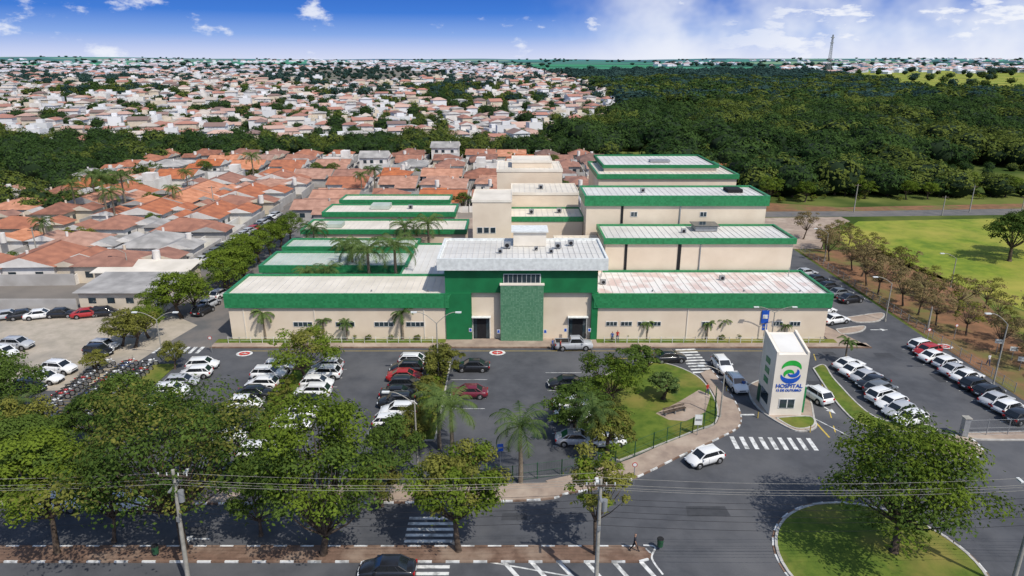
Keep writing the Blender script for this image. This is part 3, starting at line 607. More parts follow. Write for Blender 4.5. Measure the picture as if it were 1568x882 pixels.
for i in range(16):
    rr=random.Random(i); b=MB(); w=rr.uniform(8,12.5);d=rr.uniform(7,10);rk=RK[i%7];wk=WK[(i*3)%5]; two=i==12
    if i==15:   # flat roofed white house with parapet
        b.box(-5,5,-4,4,0,3.6,'wallA'); b.box(-4.8,4.8,-3.8,3.8,3.602,3.62,'roofD'); b.box(-5,5,-4,-3.8,3.6,4.1,'wallA'); b.box(-5,5,3.8,4,3.6,4.1,'wallA'); b.box(1,4,0,3.5,3.62,5.8,'wallA')
        for x in (-3.5,0,2.6): b.box(x-.7,x+.7,-4.05,-4.01,1,2.2,'glass')
        b.cyl((-2,1,3.6),(-2,1,5),.7,.7,'roofD',10); HV.append(b.mesh('house_mesh_flat')); continue
    house(b,w,d,5.8 if two else 3.0,rr.uniform(1.4,2.0),i%3!=0,rk,wk,seed=i)
    b.M=Matrix.Translation((w*.28*(1 if i%2 else -1),d*.72,0)); house(b,w*.5,d*.7,2.9,1.1,False,rk,wk,False)
    b.M=Matrix.Translation((w*.22*(-1 if i%2 else 1),-d*.66,.1)); house(b,w*.42,d*.5,2.7,1.0,False,'roofD' if i%3==1 else rk,wk,False)
    b.M=None
    if i%4==1 and not two: 
        for q in range(3):
            s0=-d/2-.4; b.add([(-w*.28+q*1.6,s0+1.2,3.35),(-w*.28+q*1.6+1.45,s0+1.2,3.35),(-w*.28+q*1.6+1.45,s0+3.2,4.0),(-w*.28+q*1.6,s0+3.2,4.0)],[(0,1,2,3)],'solar')
    if i%3==2: b.cyl((w*.1,d*.8,2.9),(w*.1,d*.8,4.8),.6,.6,'wallA',10)
    x=w/2+1.2
    b.box(-x,-x+.15,-d*.5-3.5,d*1.15,0,2.0,'wallA' if i%2 else 'wallC'); b.box(-x+.15,x,d*1.15-.15,d*1.15,0,2.0,'wallC'); b.box(-x+.15,x,-d*.5-3.5,-d*.5-3.35,0,1.7,wk)
    HV.append(b.mesh('house_mesh_%d'%i))
R_.seed(11)
def hs(X,Y,rz=None,k=None,s=1):
    inst(HV[k if k is not None else R_.randrange(16)],'tiled_roof_house',(X,Y,0),rz if rz is not None else R_.choice((0,math.pi))+R_.uniform(-.05,.05),(s*R_.uniform(.9,1.08),s*R_.uniform(.9,1.08),s))
for row,X in enumerate((-73,-88,-110,-125,-149,-164,-188,-203)):
    Y=(121 if row<2 else 118)+row%3
    while Y<215:
        u,v=UV(X,Y)
        if u>-150 and not (X<-128 and Y>200): hs(X+R_.uniform(-1,1),Y,(math.pi/2 if row%2 else -math.pi/2)+R_.uniform(-.06,.06),s=1.06)
        Y+=R_.uniform(12.8,15.5)
for row,Y in enumerate((170,184,207,221,243,257,272)):
    X=-62 if Y<215 else -135
    while X<36:
        if not (-63<X<-52) and not(Y<172 and X>-40) and R_.random()<.95: hs(X+R_.uniform(-.5,.5),Y+R_.uniform(-1,1),(0 if row%2 else math.pi)+R_.uniform(-.06,.06))
        X+=R_.uniform(12.5,15)
for X,Y in ((42,235),(56,245),(66,232),(78,238),(60,262),(90,250)): hs(X,Y)
for i in range(120):
    X=R_.uniform(-210,30);Y=R_.uniform(118,272)
    if X<-66 or Y>176: inst(R_.choice(V),'garden_tree',(X,Y,0),i,R_.uniform(.35,.75))
b=MB(); 
def shed(x0,x1,y0,y1,h,rk):
    b.box(x0,x1,y0,y1,0,h,'wallB'); b.add([(x0-.5,y0-.6,h+.1),(x1+.5,y0-.6,h+.1),(x1+.5,y1+.5,h+.7),(x0-.5,y1+.5,h+.7),(x0-.5,y0-.6,h+.0),(x1+.5,y0-.6,h+.0),(x1+.5,y1+.5,h+.6),(x0-.5,y1+.5,h+.6)],[(0,1,2,3),(7,6,5,4),(4,5,1,0),(5,6,2,1),(6,7,3,2),(7,4,0,3)],rk)
    x=x0+1.5
    while x<x1-2: b.box(x,x+1.2,y0-.05,y0-.01,1.2,2.1,'glass'); x+=3
    b.box(x1-1.4,x1-.6,y0-.05,y0-.01,0,2.1,'frame')
shed(-69,-55.6,102.6,111,3.0,'roofD'); b.obj('outbuilding'); b=MB(); shed(-73,-57,114,119.5,2.8,'roofc'); b.obj('outbuilding')
b=MB(); b.box(-95,-69.3,102.2,102.4,0,2,'wallC'); b.box(-66,-65.8,119.8,165,0,2.2,'wallA'); b.box(-55.4,-55.2,101,112,0,2,'wallA'); b.obj('boundary_wall')
b=MB(); b.box(63.5,68,184,187,0,3,'wallD'); b.box(63.2,68.3,183.7,187.3,3,3.2,'roofC'); b.box(64.5,65.5,183.95,183.99,0,2.1,'dark'); b.box(66,67.2,183.95,183.99,1,2,'glass'); b.obj('kiosk')
# distant town
b=MB(); Y=322
while Y<2150:
    st=12.5 if Y<520 else (16 if Y<800 else (22 if Y<1300 else 30)); X=-Y*.86-20; e_=edge(Y)-6
    while X<e_:
        x=X+R_.uniform(-2.5,2.5);y=Y+R_.uniform(-2.5,2.5); d_=mnoise.noise(Vector((x*.006,y*.004,9)))+.4*mnoise.noise(Vector((x*.02,y*.014,2))); zz=hillz(x,y)
        fieldy=mnoise.noise(Vector((x*.0022,y*.0016,21)))>.3 and y>900
        s_=1 if Y<520 else (1.1 if Y<800 else (1.35 if Y<1300 else 1.7)); kk=0 if Y<560 else (1 if Y<900 else 2)
        if fieldy: pass
        elif d_>-.3 and R_.random()<.80:
            b.M=Matrix.Translation((x,y,zz))@Matrix.Rotation(.25+R_.choice((0,math.pi/2))+R_.uniform(-.15,.15),4,'Z')
            w=R_.uniform(7,11)*s_;dd=R_.uniform(5.5,8.5)*s_; q=R_.random(); hh=R_.choice((3,3,3.4,6))*s_**.5
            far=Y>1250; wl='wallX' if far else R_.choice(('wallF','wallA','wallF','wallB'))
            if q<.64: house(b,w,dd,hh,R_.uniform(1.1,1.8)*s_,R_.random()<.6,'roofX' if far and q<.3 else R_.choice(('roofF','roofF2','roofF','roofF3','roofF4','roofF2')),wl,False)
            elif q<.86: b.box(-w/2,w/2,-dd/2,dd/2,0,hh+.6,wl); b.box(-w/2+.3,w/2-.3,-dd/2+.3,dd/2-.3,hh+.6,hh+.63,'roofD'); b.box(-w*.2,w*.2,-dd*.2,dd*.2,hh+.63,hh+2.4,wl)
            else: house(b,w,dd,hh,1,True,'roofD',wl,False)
            if Y<600: 
                for xx in (-.3,.1,.3): b.box(w*xx-.6,w*xx+.6,-dd/2-.06,-dd/2-.02,1,2.2,'glass')
                if R_.random()<.5: b.box(-w*.8,w*.8,-dd*.8,-dd*.8+.2,0,2,'wallF')
        elif R_.random()<.9: put(x,y,R_.uniform(.6,1.1)*s_,kk,1.0)
        if R_.random()<.5: put(x+st*.5,y+st*.4,R_.uniform(.3,.72)*s_,kk,.9)
        X+=st
    Y+=st*.92
for i in range(1100):
    Y=R_.uniform(2150,5200); X=R_.uniform(-.85,-.02)*Y if i%3 else R_.uniform(.2,.85)*Y
    if mnoise.noise(Vector((X*.0018,Y*.0008,3)))<-.05: continue
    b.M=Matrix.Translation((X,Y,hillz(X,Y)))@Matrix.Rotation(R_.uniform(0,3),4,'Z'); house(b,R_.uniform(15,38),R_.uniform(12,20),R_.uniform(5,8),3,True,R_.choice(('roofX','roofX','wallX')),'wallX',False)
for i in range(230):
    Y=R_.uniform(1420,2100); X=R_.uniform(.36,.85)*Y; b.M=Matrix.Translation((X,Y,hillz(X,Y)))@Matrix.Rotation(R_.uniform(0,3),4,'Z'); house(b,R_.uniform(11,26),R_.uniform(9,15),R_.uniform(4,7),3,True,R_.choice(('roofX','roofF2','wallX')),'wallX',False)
b.M=None; b.obj('distant_town')
for i in range(1900):
    Y=1400*math.exp(R_.random()*1.7); X=R_.uniform(-.88,.88)*Y
    if X<edge(min(Y,2200)) and Y<2150: continue
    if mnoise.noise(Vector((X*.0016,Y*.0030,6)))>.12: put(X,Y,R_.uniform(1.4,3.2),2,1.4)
b=MB(); X,Y=640,1450; zt=86; zb=hillz(X,Y)-1
for s1 in (-1,1):
    for s2 in (-1,1): b.cyl((X+s1*3,Y+s2*3,zb),(X+s1*.8,Y+s2*.8,zt),.5,.4,'grey',4)
for i in range(10):
    z0=zb+(zt-zb)*i/10;z1=zb+(zt-zb)*(i+1)/10;w0=3-2.2*i/10;w1=3-2.2*(i+1)/10
    b.cyl((X-w0,Y-w0,z0),(X+w1,Y-w1,z1),.2,.2,'grey',3); b.cyl((X+w0,Y-w0,z0),(X-w1,Y-w1,z1),.2,.2,'grey',3)
b.box(X-2.8,X+2.8,Y-2.4,Y+2.4,70,71.2,'grey'); b.box(X-2.8,X+2.8,Y-2.4,Y+2.4,80,81.4,'grey'); b.obj('telecom_mast')
# ------------------------------------------------------------ vehicles
def loft(b,st,k):
    vs=[];n=12
    for (x,zl,zb,hw) in st:
        h=[(0,zl),(hw*.84,zl),(hw*.97,zl+.14),(hw,zl+(zb-zl)*.55),(hw*.965,zb-.03),(hw*.86,zb+.03),(0,zb+.07)]
        ring=[(x,y,z) for y,z in h]+[(x,-y,z) for y,z in h[-2:0:-1]]
        vs+=ring
    fs=[]
    for i in range(len(st)-1):
        for j in range(n): fs.append((i*n+j,i*n+(j+1)%n,(i+1)*n+(j+1)%n,(i+1)*n+j))
    b.add(vs,fs,k,True); b.add(vs,[tuple(range(n))[::-1],tuple(range((len(st)-1)*n,len(st)*n))],k)
def car_mesh(kind):
    b=MB()
    if kind=='hatch': L=3.95;W=1.72;Ht=1.48;belt=.94;hood=.86;gh=(-1.86,-1.40,.50,1.15);wb=1.22
    if kind=='sedan': L=4.45;W=1.76;Ht=1.45;belt=.92;hood=.84;gh=(-1.62,-.95,.45,1.15);wb=1.32
    if kind=='suv': L=4.25;W=1.80;Ht=1.62;belt=1.06;hood=.98;gh=(-1.98,-1.55,.50,1.15);wb=1.3
    if kind=='pickup': L=5.25;W=1.86;Ht=1.80;belt=1.12;hood=1.08;gh=(-.62,-.42,.85,1.42);wb=1.6
    hw=W/2;f=L/2; rearz=belt-.02
    st=[(-f,.42,rearz-.28,hw*.78),(-f+.06,.30,rearz-.10,hw*.90),(-f+.35,.24,rearz,hw*.98),(-wb,.22,belt,hw),(0,.20,belt,hw),(gh[3]-.1,.22,belt-.01,hw),(wb,.22,(belt+hood)/2,hw),(f-.45,.24,hood-.06,hw*.96),(f-.12,.28,hood-.20,hw*.86),(f,.36,hood-.32,hw*.70)]
    loft(b,st,'paint')
    xa,xb,xc,xd=gh; zb=belt+.01; w0=hw*.90;w1=hw*.74;zr=Ht-.07
    g=[(xa,-w0*.92,zb),(xd,-w0*.9,zb-.03),(xd,w0*.9,zb-.03),(xa,w0*.92,zb),(xb,-w1,zr),(xc,-w1,zr),(xc,w1,zr),(xb,w1,zr)]
    b.add(g,[(0,1,5,4),(1,2,6,5),(2,3,7,6),(3,0,4,7)],'cglass')
    m1=(xb+.16,xc-.2); r=[g[4],g[5],g[6],g[7],(m1[0],-w1*.82,Ht),(m1[1],-w1*.82,Ht),(m1[1],w1*.82,Ht),(m1[0],w1*.82,Ht)]
    b.add(r,[(4,5,6,7),(0,1,5,4),(1,2,6,5),(2,3,7,6),(3,0,4,7)],'paint',True)
    for a,c_ in ((0,4),(1,5),(2,6),(3,7)): b.cyl(g[a],g[c_],.065,.055,'paint',5,False)
    for a,c_ in ((4,5),(7,6)): b.cyl(g[a],g[c_],.04,.04,'paint',5,False)
    for s_ in (-1,1):
        for t in ((.30,.66) if kind=='suv' else ((.22,.56) if kind!='pickup' else (.5,))):
            p=Vector(g[0]).lerp(Vector(g[1]),t);q=Vector(g[4]).lerp(Vector(g[5]),t); p.y*=-s_ ;q.y*=-s_; b.cyl(p,q,.05 if t<.4 else .035,.035,'paint' if t<.4 else 'black',4,False)
        for x in (-wb,wb):
            r=.33 if kind in('hatch','sedan') else .36
            b.cyl((x,s_*(hw-.12),r+.02),(x,s_*(hw+.006),r+.02),r+.07,r+.07,'black',18); b.cyl((x,s_*(hw-.2),r),(x,s_*(hw+.02),r),r,r,'tyre',18)
            b.cyl((x,s_*(hw+.015),r),(x,s_*(hw+.03),r),r*.62,r*.58,'rim',10)
        b.box(-wb+.45,wb-.45,s_*hw-.01 if s_>0 else s_*hw-.015,s_*hw+.015 if s_>0 else s_*hw+.01,.22,.32,'black')
        for x in (0.1,.95): b.box(x,x+.015,min(s_*hw*.985,s_*(hw+.006)),max(s_*hw*.985,s_*(hw+.006)),.35,belt-.08,'black')
        b.box(gh[3]-.42,gh[3]-.22,min(s_*(hw*.93),s_*(hw+.14)),max(s_*(hw*.93),s_*(hw+.14)),belt-.02,belt+.12,'paint')
        y0,y1=sorted((s_*hw*.48,s_*hw*.84)); b.box(f-.18,f-.04,y0,y1,hood-.33,hood-.19,'lampg')
        y0,y1=sorted((s_*hw*.62,s_*hw*.90)); b.box(-f-.005,-f+.14,y0,y1,belt-.30,belt-.10,'tail')
    b.box(f-.1,f+.012,-hw*.42,hw*.42,hood-.40,hood-.29,'black'); b.box(f-.1,f+.02,-hw*.62,hw*.62,.34,.46,'black'); b.box(f,f+.03,-.22,.22,.48,.58,'lampg')
    b.box(-f-.03,-f,-.22,.22,.58,.70,'lampg'); b.box(-f-.02,-f+.1,-hw*.7,hw*.7,.36,.46,'black')
    if kind=='pickup':
        b.box(-f+.12,gh[0]-.1,-hw*.82,hw*.82,belt+.05,belt+.085,'black')
        for s_ in (-1,1): b.box(-f+.1,gh[0]-.05,s_*hw*.9-.05,s_*hw*.9+.05,belt+.02,belt+.14,'paint')
        b.box(-f+.05,-f+.12,-hw*.86,hw*.86,belt-.05,belt+.13,'paint')
    if kind=='suv':
        for s_ in (-1,1): b.cyl((xb+.2,s_*w1*.9,Ht+.03),(xc-.25,s_*w1*.9,Ht+.03),.02,.02,'grey',4)
    return b.mesh('car_body_'+kind)
CM={k:car_mesh(k) for k in ('hatch','sedan','suv','pickup')}
WH=(.74,.74,.73);SI=(.40,.41,.43);BK=(.015,.016,.02);RD=(.36,.02,.02);GR=(.12,.13,.14);BL=(.03,.06,.16)
R_.seed(5)
def car(X,Y,a,c,k='hatch',z=.01,name='parked_car'): inst(CM[k],name,(X,Y,z),a,1,color=c)
def carp(u,v,a,c,k='hatch',name='parked_car'): X,Y=G(u,v); car(X,Y,a,c,k,name=name)
def rc(): return R_.choice((WH,WH,WH,WH,SI,SI,BK,GR,RD,BK))
def col(X,Ys,a,cols):
    for y,c in zip(Ys,cols):
        if c: car(X+R_.uniform(-.4,.4),y+R_.uniform(-.1,.1),a+R_.uniform(-.03,.03)+(math.pi if R_.random()<.35 else 0),c,R_.choice(('hatch','hatch','sedan','suv')))
ar=lambda a,n,s=-2.5:[a+i*s for i in range(n)]
col(-40.2,ar(80.8,6),0.1,[WH,WH,SI,WH,BK,WH]); 
col(-30.3,ar(80.3,8),0,[WH,WH,WH,BK,WH,None,BK,WH]); col(-23.7,ar(80.5,7),0,[SI,WH,WH,WH,BK,WH,WH])
col(-13.1,ar(81.8,9,-2.25),0,[WH,BK,RD,BK,BK,BK,WH,WH,BK]); car(-5.1,80.3,math.pi,BK,'sedan'); car(-5.1,73.0,math.pi,(.14,.015,.03),'sedan')
col(6.6,[75.5,70.2,67.4,62.5],0,[BK,WH,WH,SI]); car(9.6,62.2,.1,WH,'sedan')
col(43.8,ar(80.8,9,-1.75),.4,[WH,WH,SI,BK,GR,WH,WH,SI,WH]); col(56.4,ar(87.2,11,-2.0),.35,[WH,RD,WH,WH,SI,WH,BK,BK,SI,WH,BK])
for u,v,c in ((14,488,SI),(38,487,BK),(63,487,WH),(95,485,BK),(135,485,RD),(160,483,BK),(28,533,SI),(8,545,WH),(160,535,SI),(152,543,BK),(93,570,WH),(70,585,WH),(47,598,BK)): carp(u,v,R_.uniform(.1,.6)*(1 if v<500 else -.5),c,R_.choice(('hatch','sedan','suv')))
for u,v,c in ((95,778,WH),(195,778,WH),(398,700,WH),(290,720,GR),(350,735,BK)): carp(u,v,.05,c,'suv')
Y=124
while Y<172: car(-61.3+(Y-124)*.03,Y,1.4,rc(),R_.choice(('hatch','sedan','suv'))); Y+=2.9
for u,v,c in ((283,402,WH),(297,396,SI),(268,408,BK),(312,480,BK),(322,470,SI),(338,455,WH)): carp(u,v,1.3,c)
for X,Y,c in ((49.2,97,WH),(56,106.5,BK),(55.6,109.5,GR),(55.2,113,BK),(54.8,117,BK),(49,101,WH),(54.5,121,SI)): car(X,Y,.3,c,'sedan')
for i in range(6): car(-43,120+i*6,1.57,rc())
carp(1105,566,-1.5,WH,'suv','moving_car'); carp(1126,594,-1.5,WH,'suv','moving_car'); carp(1248,611,1.9,WH,'suv','moving_car')
carp(878,534,.03,SI,'pickup','pickup_truck'); carp(1025,553,.1,BK,'sedan','moving_car'); carp(1078,708,math.pi+.42,WH,'hatch','moving_car'); carp(594,880,math.pi,BK,'sedan','moving_car')
b=MB()
for x in (-.65,.65):
    for i in range(14):
        a0=2*math.pi*i/14;a1=2*math.pi*(i+1)/14; b.cyl((x+.28*math.cos(a0),0,.3+.28*math.sin(a0)),(x+.28*math.cos(a1),0,.3+.28*math.sin(a1)),.05,.05,'tyre',5,False)
    b.cyl((x,-.03,.3),(x,.03,.3),.2,.2,'rim',10)
b.ball((.12,0,.78),.3,.14,.13,'paint',8,5); b.ball((-.35,0,.76),.42,.13,.07,'black',8,5); b.ball((.0,0,.45),.26,.13,.17,'grey',8,5); b.ball((-.72,0,.72),.16,.1,.08,'paint',6,4)
b.cyl((.65,0,.3),(.42,0,.98),.035,.03,'grey',5); b.cyl((.40,-.34,1.02),(.40,.34,1.02),.022,.022,'black',5); b.ball((.52,0,.85),.09,.1,.1,'lampg',7,5)
b.cyl((-.65,0,.3),(0,0,.35),.035,.03,'grey',5); b.cyl((-.6,-.12,.3),(0,-.12,.32),.04,.04,'rim',5); b.box(.5,.85,-.06,.06,.60,.63,'paint')
for s_ in (-1,1): b.cyl((.40,s_*.26,1.02),(.36,s_*.32,1.2),.01,.01,'black',4); b.ball((.36,s_*.33,1.22),.02,.07,.04,'black',6,4)
mm=b.mesh('motorcycle_mesh')
for cx in (-47.3,-50.0,-53.0):
    for i in range(18):
        if R_.random()<.9: inst(mm,'motorcycle',(cx+R_.uniform(-.15,.15),81.5-i*.85,.01),R_.uniform(-.2,.2)+.25,1.1,color=R_.choice((BK,BK,RD,GR,BL,WH)))
# ------------------------------------------------------------ people
M['skin']=mat('skin',(.38,.22,.15),.6); M['hair']=mat('hair',(.02,.014,.01),.7)
M['s_red']=mat('shirt_red',(.45,.04,.03),.9);M['s_blue']=mat('shirt_blue',(.05,.12,.35),.9);M['s_white']=mat('shirt_white',(.7,.7,.7),.9);M['s_dark']=mat('shirt_dark',(.03,.03,.04),.9);M['denim']=mat('denim',(.04,.07,.15),.9);M['trous']=mat('trousers_dark',(.02,.02,.025),.9)
def person(name,pose,pants,shirtn):
    v=[];e=[];r=[]
    def a(p,rr,par=None):
        v.append(p);r.append(rr); 
        if par is not None: e.append((par,len(v)-1))
        return len(v)-1
    pel=a((0,0,.95),(.15,.11)); w=a((0,0,1.12),(.14,.10),pel); ch=a((0,0,1.32),(.17,.115),w); nk=a((0,0,1.47),(.06,.06),ch); ja=a((0,-.015,1.56),(.075,.085),nk); hd=a((0,-.01,1.65),(.085,.1),ja); tp=a((0,.01,1.73),(.06,.07),hd); a((0,-.105,1.62),(.015,.02),hd)
    for s in (-1,1):
        sw=pose*s
        hp=a((s*.09,0,.88),(.095,.1),pel); kn=a((s*.1,-.22*sw-.02*abs(sw),.5),(.062,.065),hp); an=a((s*.1,-.38*sw if sw>0 else -.5*sw,.1),(.04,.045),kn); a((s*.11,v[an][1]-.14,.04),(.04,.03),an)
        sh=a((s*.19,0,1.40),(.06,.06),ch); el=a((s*.24,.12*sw,1.12),(.042,.042),sh); wr=a((s*.25,.12*sw-.1,.88),(.028,.028),el); pm=a((s*.25,.12*sw-.12,.81),(.03,.02),wr)
        for i in range(4):
            k=a((s*.25,.12*sw-.15+.022*i,.765),(.009,.009),pm); a((s*.243,.12*sw-.152+.022*i,.72+.006*abs(i-1.5)),(.008,.008),k)
        k=a((s*.235,.12*sw-.165,.80),(.01,.01),pm); a((s*.232,.12*sw-.18,.765),(.009,.009),k)
    me=bpy.data.meshes.new(name); me.from_pydata(v,e,[]); o=bpy.data.objects.new('tmp',me); COL.objects.link(o)
    m=o.modifiers.new('s','SKIN')
    for i,q in enumerate(r): me.skin_vertices[0].data[i].radius=q
    me.skin_vertices[0].data[0].use_root=True
    s2=o.modifiers.new('u','SUBSURF'); s2.levels=1; s2.render_levels=1
    bpy.context.view_layer.update(); dg=bpy.context.evaluated_depsgraph_get(); nm=bpy.data.meshes.new_from_object(o.evaluated_get(dg)); bpy.data.objects.remove(o)
    nm.materials.clear()
    for k in ('skin',shirtn,pants,'black','hair'): nm.materials.append(M[k])
    for p in nm.polygons:
        c_=p.center; p.use_smooth=True
        if c_.z<.09: i=3
        elif c_.z<.98 and abs(c_.x)<.2: i=2
        elif c_.z<1.46 and not(abs(c_.x)>.2 and c_.z<1.2): i=1
        else: i=4 if (c_.z>1.7 or (c_.z>1.58 and c_.y>.03)) else 0
        p.material_index=i
    return nm
PM={}
for u,v,rz,ps,s_,pn in ((1082,606,.5,.3,'s_red','denim'),(899,516,0,0,'s_dark','trous'),(905,514,2,0,'s_white','denim'),(858,538,1.5,.6,'s_red','trous'),(846,536,1,0,'s_blue','denim'),(945,524,0,.5,'s_red','denim'),(937,525,3,0,'s_blue','trous'),(971,846,1.2,.8,'s_dark','trous'),(728,517,0,0,'s_white','denim'),(884,515,.4,.4,'s_blue','trous'),(1512,560,.3,.4,'s_white','denim'),(1137,600,0,0,'s_blue','trous')):
    key=(ps,pn,s_)
    if key not in PM: PM[key]=person('person',ps,pn,s_)
    inst(PM[key],'person',(*G(u,v),.12 if v<525 or u in(971,975) else .02),rz)
# ------------------------------------------------------------ street furniture
def lamp(X,Y,h,two=True,rz=0):
    b=MB(); b.cyl((0,0,0),(0,0,h*.85),.10,.07,'conc',8)
    for s_ in ((-1,1) if two else (1,)):
        pr=Vector((0,0,h*.85))
        for i in range(6):
            t=(i+1)/6; q=Vector((s_*2.3*t,0,h*.85+h*.15*math.sin(t*math.pi/2))); b.cyl(pr,q,.05,.04,'conc',6,False); pr=q
        b.box(min(pr.x,pr.x+s_*.7),max(pr.x,pr.x+s_*.7),-.14,.14,pr.z-.08,pr.z+.05,'slab'); b.box(min(pr.x+s_*.1,pr.x+s_*.6),max(pr.x+s_*.1,pr.x+s_*.6),-.1,.1,pr.z-.11,pr.z-.08,'lampg')
    b.cyl((0,0,0),(0,0,.4),.16,.14,'conc',8)
    inst(b.mesh('street_lamp'),'street_lamp',(X,Y,0),rz)
for u,v,vt,two in ((251,555,478,1),(672,590,478,1),(1180,527,470,1),(1355,492,424,0),(1520,590,480,0),(1102,640,560,0),(640,720,600,0),(1455,440,388,0),(1262,400,350,0),(200,430,380,0)):
    X,Y=G(u,v); lamp(X,Y,TOP(Y,vt),two,math.pi if not two else 0)
def pole(X,Y,h,tilt=0):
    b=MB(); b.cyl((0,0,-.3),(0,0,h),.19,.12,'conc',10); b.box(-1.1,1.1,-.16,-.06,h-.5,h-.38,'bark'); b.box(-.08,.08,-.9,.9,h-1.3,h-1.2,'grey')
    for x in (-1,-.4,.4,1): b.cyl((x,-.11,h-.38),(x,-.11,h-.18),.05,.04,'slab',6)
    b.cyl((.35,0,h-2.6),(.35,0,h-1.7),.22,.22,'grey',10); b.cyl((0,0,h-1.6),(0,1.6,h-1.3),.03,.03,'grey',5); b.box(-.12,.12,1.5,2.1,h-1.36,h-1.24,'slab')
    b.box(-.12,.12,-.25,-.18,h-4.2,h-3.8,'grey')
    inst(b.mesh('utility_pole'),'utility_pole',(X,Y,0),ry=tilt)
PX_=[-84,-54,-24.3,6.3,37.6,68]; PY=41.6
for x in PX_: pole(x,PY,10.6 if x<0 else 9.8,.035 if x==-24.3 else 0)
b=MB()
for i in range(len(PX_)-1):
    x0,x1=PX_[i],PX_[i+1]
    for dy,zz in ((-1.0,10.3),(-.4,10.3),(.4,10.3),(.7,9.3),(.35,8.6),(0.2,8.2),(.2,7.6),(.1,7.2),(-.2,6.7)):
        pr=None
        for j in range(11):
            t=j/10; q=Vector((x0+(x1-x0)*t,PY+dy,zz-(.6 if x0>-10 else .2)-4*.55*t*(1-t))); 
            if pr is not None: b.cyl(pr,q,.012,.012,'conc' if zz>9 else 'dark',4,False)
            pr=q
b.obj('power_lines')
for u,v,vt in ((1307,325,282),(1442,330,300),(1484,325,284),(1420,505,470),(1560,340,300),(330,330,285),(60,400,350)):
    X,Y=G(u,v); b=MB(); h=TOP(Y,vt); b.cyl((0,0,0),(0,0,h),.16,.1,'conc',8); b.box(-.9,.9,-.05,.05,h-.4,h-.28,'bark'); inst(b.mesh('utility_pole'),'utility_pole',(X,Y,0))
def fence(pts,h,name,k='fence',bar=.16):
    b=MB()
    for i in range(len(pts)-1):
        p=Vector(pts[i]);q=Vector(pts[i+1]);L=(q-p).length;n=max(1,round(L/2.2))
        for j in range(n+1): c_=p.lerp(q,j/n); b.cyl((c_.x,c_.y,0),(c_.x,c_.y,h+.1),.05,.05,k,5)
        m=int(L/bar)
        for j in range(m): c_=p.lerp(q,(j+.5)/m); b.cyl((c_.x,c_.y,.1),(c_.x,c_.y,h),.008,.008,k,3,False)
        for zz in (.12,h*.5,h): b.cyl((p.x,p.y,zz),(q.x,q.y,zz),.018,.018,k,4,False)
    b.obj(name)
fence([G(*p) for p in ((942,712),(1000,688),(1060,664),(1094,650),(1095,615))],1.9,'garden_fence')
fence([G(*p) for p in ((1476,668),(1640,664))],1.9,'gate_fence','grey')
fence([(60.5,74),(60.4,95),(60.4,138)],1.2,'boundary_fence','grey',.5)
fence([(-140,102.9),(-95,102)],1.6,'boundary_fence','grey',.5)
fence([G(*p) for p in ((-100,742),(300,742),(785,738),(860,728),(942,712))],1.7,'car_park_fence')
b=MB(); X,Y=G(1474,668); b.box(X-.3,X+.3,Y-.3,Y+.3,0,2.2,'grey'); b.box(X-.38,X+.38,Y-.38,Y+.38,2.2,2.3,'conc'); b.obj('gate_post')
def sign(u,v,h,w,hh,k='slab',rz=0,rnd=False,name='traffic_sign'):
    b=MB(); b.cyl((0,0,0),(0,0,h),.04,.04,'grey',6)
    if rnd: b.cyl((0,-.06,h),(0,-.03,h),w/2,w/2,k,16,smooth=False); b.cyl((0,-.07,h),(0,-.061,h),w*.36,w*.36,'slab',16,smooth=False)
    else: b.box(-w/2,w/2,-.07,-.03,h-hh,h,k); b.box(-w*.4,w*.4,-.08,-.071,h-hh*.6,h-hh*.4,'grey')
    inst(b.mesh(name),name,(*G(u,v),0),rz)
sign(1067,668,2.6,.8,1.2,'slab',name='information_sign'); sign(766,712,2.4,.6,.8,'blue',.2); sign(325,540,2.2,.55,.5,'red',0,True); sign(970,742,2.2,.5,.5,'red',0,True)
sign(1460,520,2.2,.5,.5,'red',0,True); sign(1168,520,2.4,.7,.9,'blue'); sign(1418,528,2.3,.5,.4,'red',0,True); sign(1525,540,2.0,.9,.6,'slab',-.3); sign(1548,552,2.0,.9,.6,'slab',-.3); sign(1560,568,2.0,.9,.6,'slab',-.3); sign(700,520,2.2,.4,.5,'red')
for X in (-5.9,-1.9,4.7,7.6,11): 
    b=MB(); b.box(-.22,.22,-.02,0,0,.6,'white'); b.box(-.15,.15,-.03,-.021,.1,.5,'blue'); inst(b.mesh('wall_sign'),'wall_sign',(X,90.15 if not -2<X<5 else 89.6,1.3))
def bench(X,Y,rz):
    b=MB(); 
    for y in (-.2,-.05,.1): b.box(-.8,.8,y,y+.11,.43,.46,'bark')
    for zz in (.6,.75): b.box(-.8,.8,.24,.27,zz,zz+.1,'bark')
    for x in (-.65,.65): b.box(x-.03,x+.03,-.2,.26,0,.43,'grey'); b.box(x-.03,x+.03,.27,.3,.3,.85,'grey')
    inst(b.mesh('park_bench'),'park_bench',(X,Y,.1),rz)
bench(*G(1040,632),.4); bench(*G(1025,636),.4)
for u,v in ((560,722),(240,853),(1010,842)):
    b=MB(); b.cyl((0,0,.3),(0,0,1.0),.24,.27,'fence',10); b.cyl((0,0,0),(0,0,.3),.04,.04,'grey',6); b.cyl((0,0,1.0),(0,0,1.06),.29,.25,'black',10); inst(b.mesh('waste_bin'),'waste_bin',(*G(u,v),.1))
for u,v in ((1108,590),(1112,600),(1252,600),(1258,612),(1160,640),(1240,662)):
    b=MB(); b.cyl((0,0,0),(0,0,.8),.07,.06,'yellow',8); b.cyl((0,0,.8),(0,0,.86),.08,.03,'black',8); inst(b.mesh('bollard'),'bollard',(*G(u,v),.02))
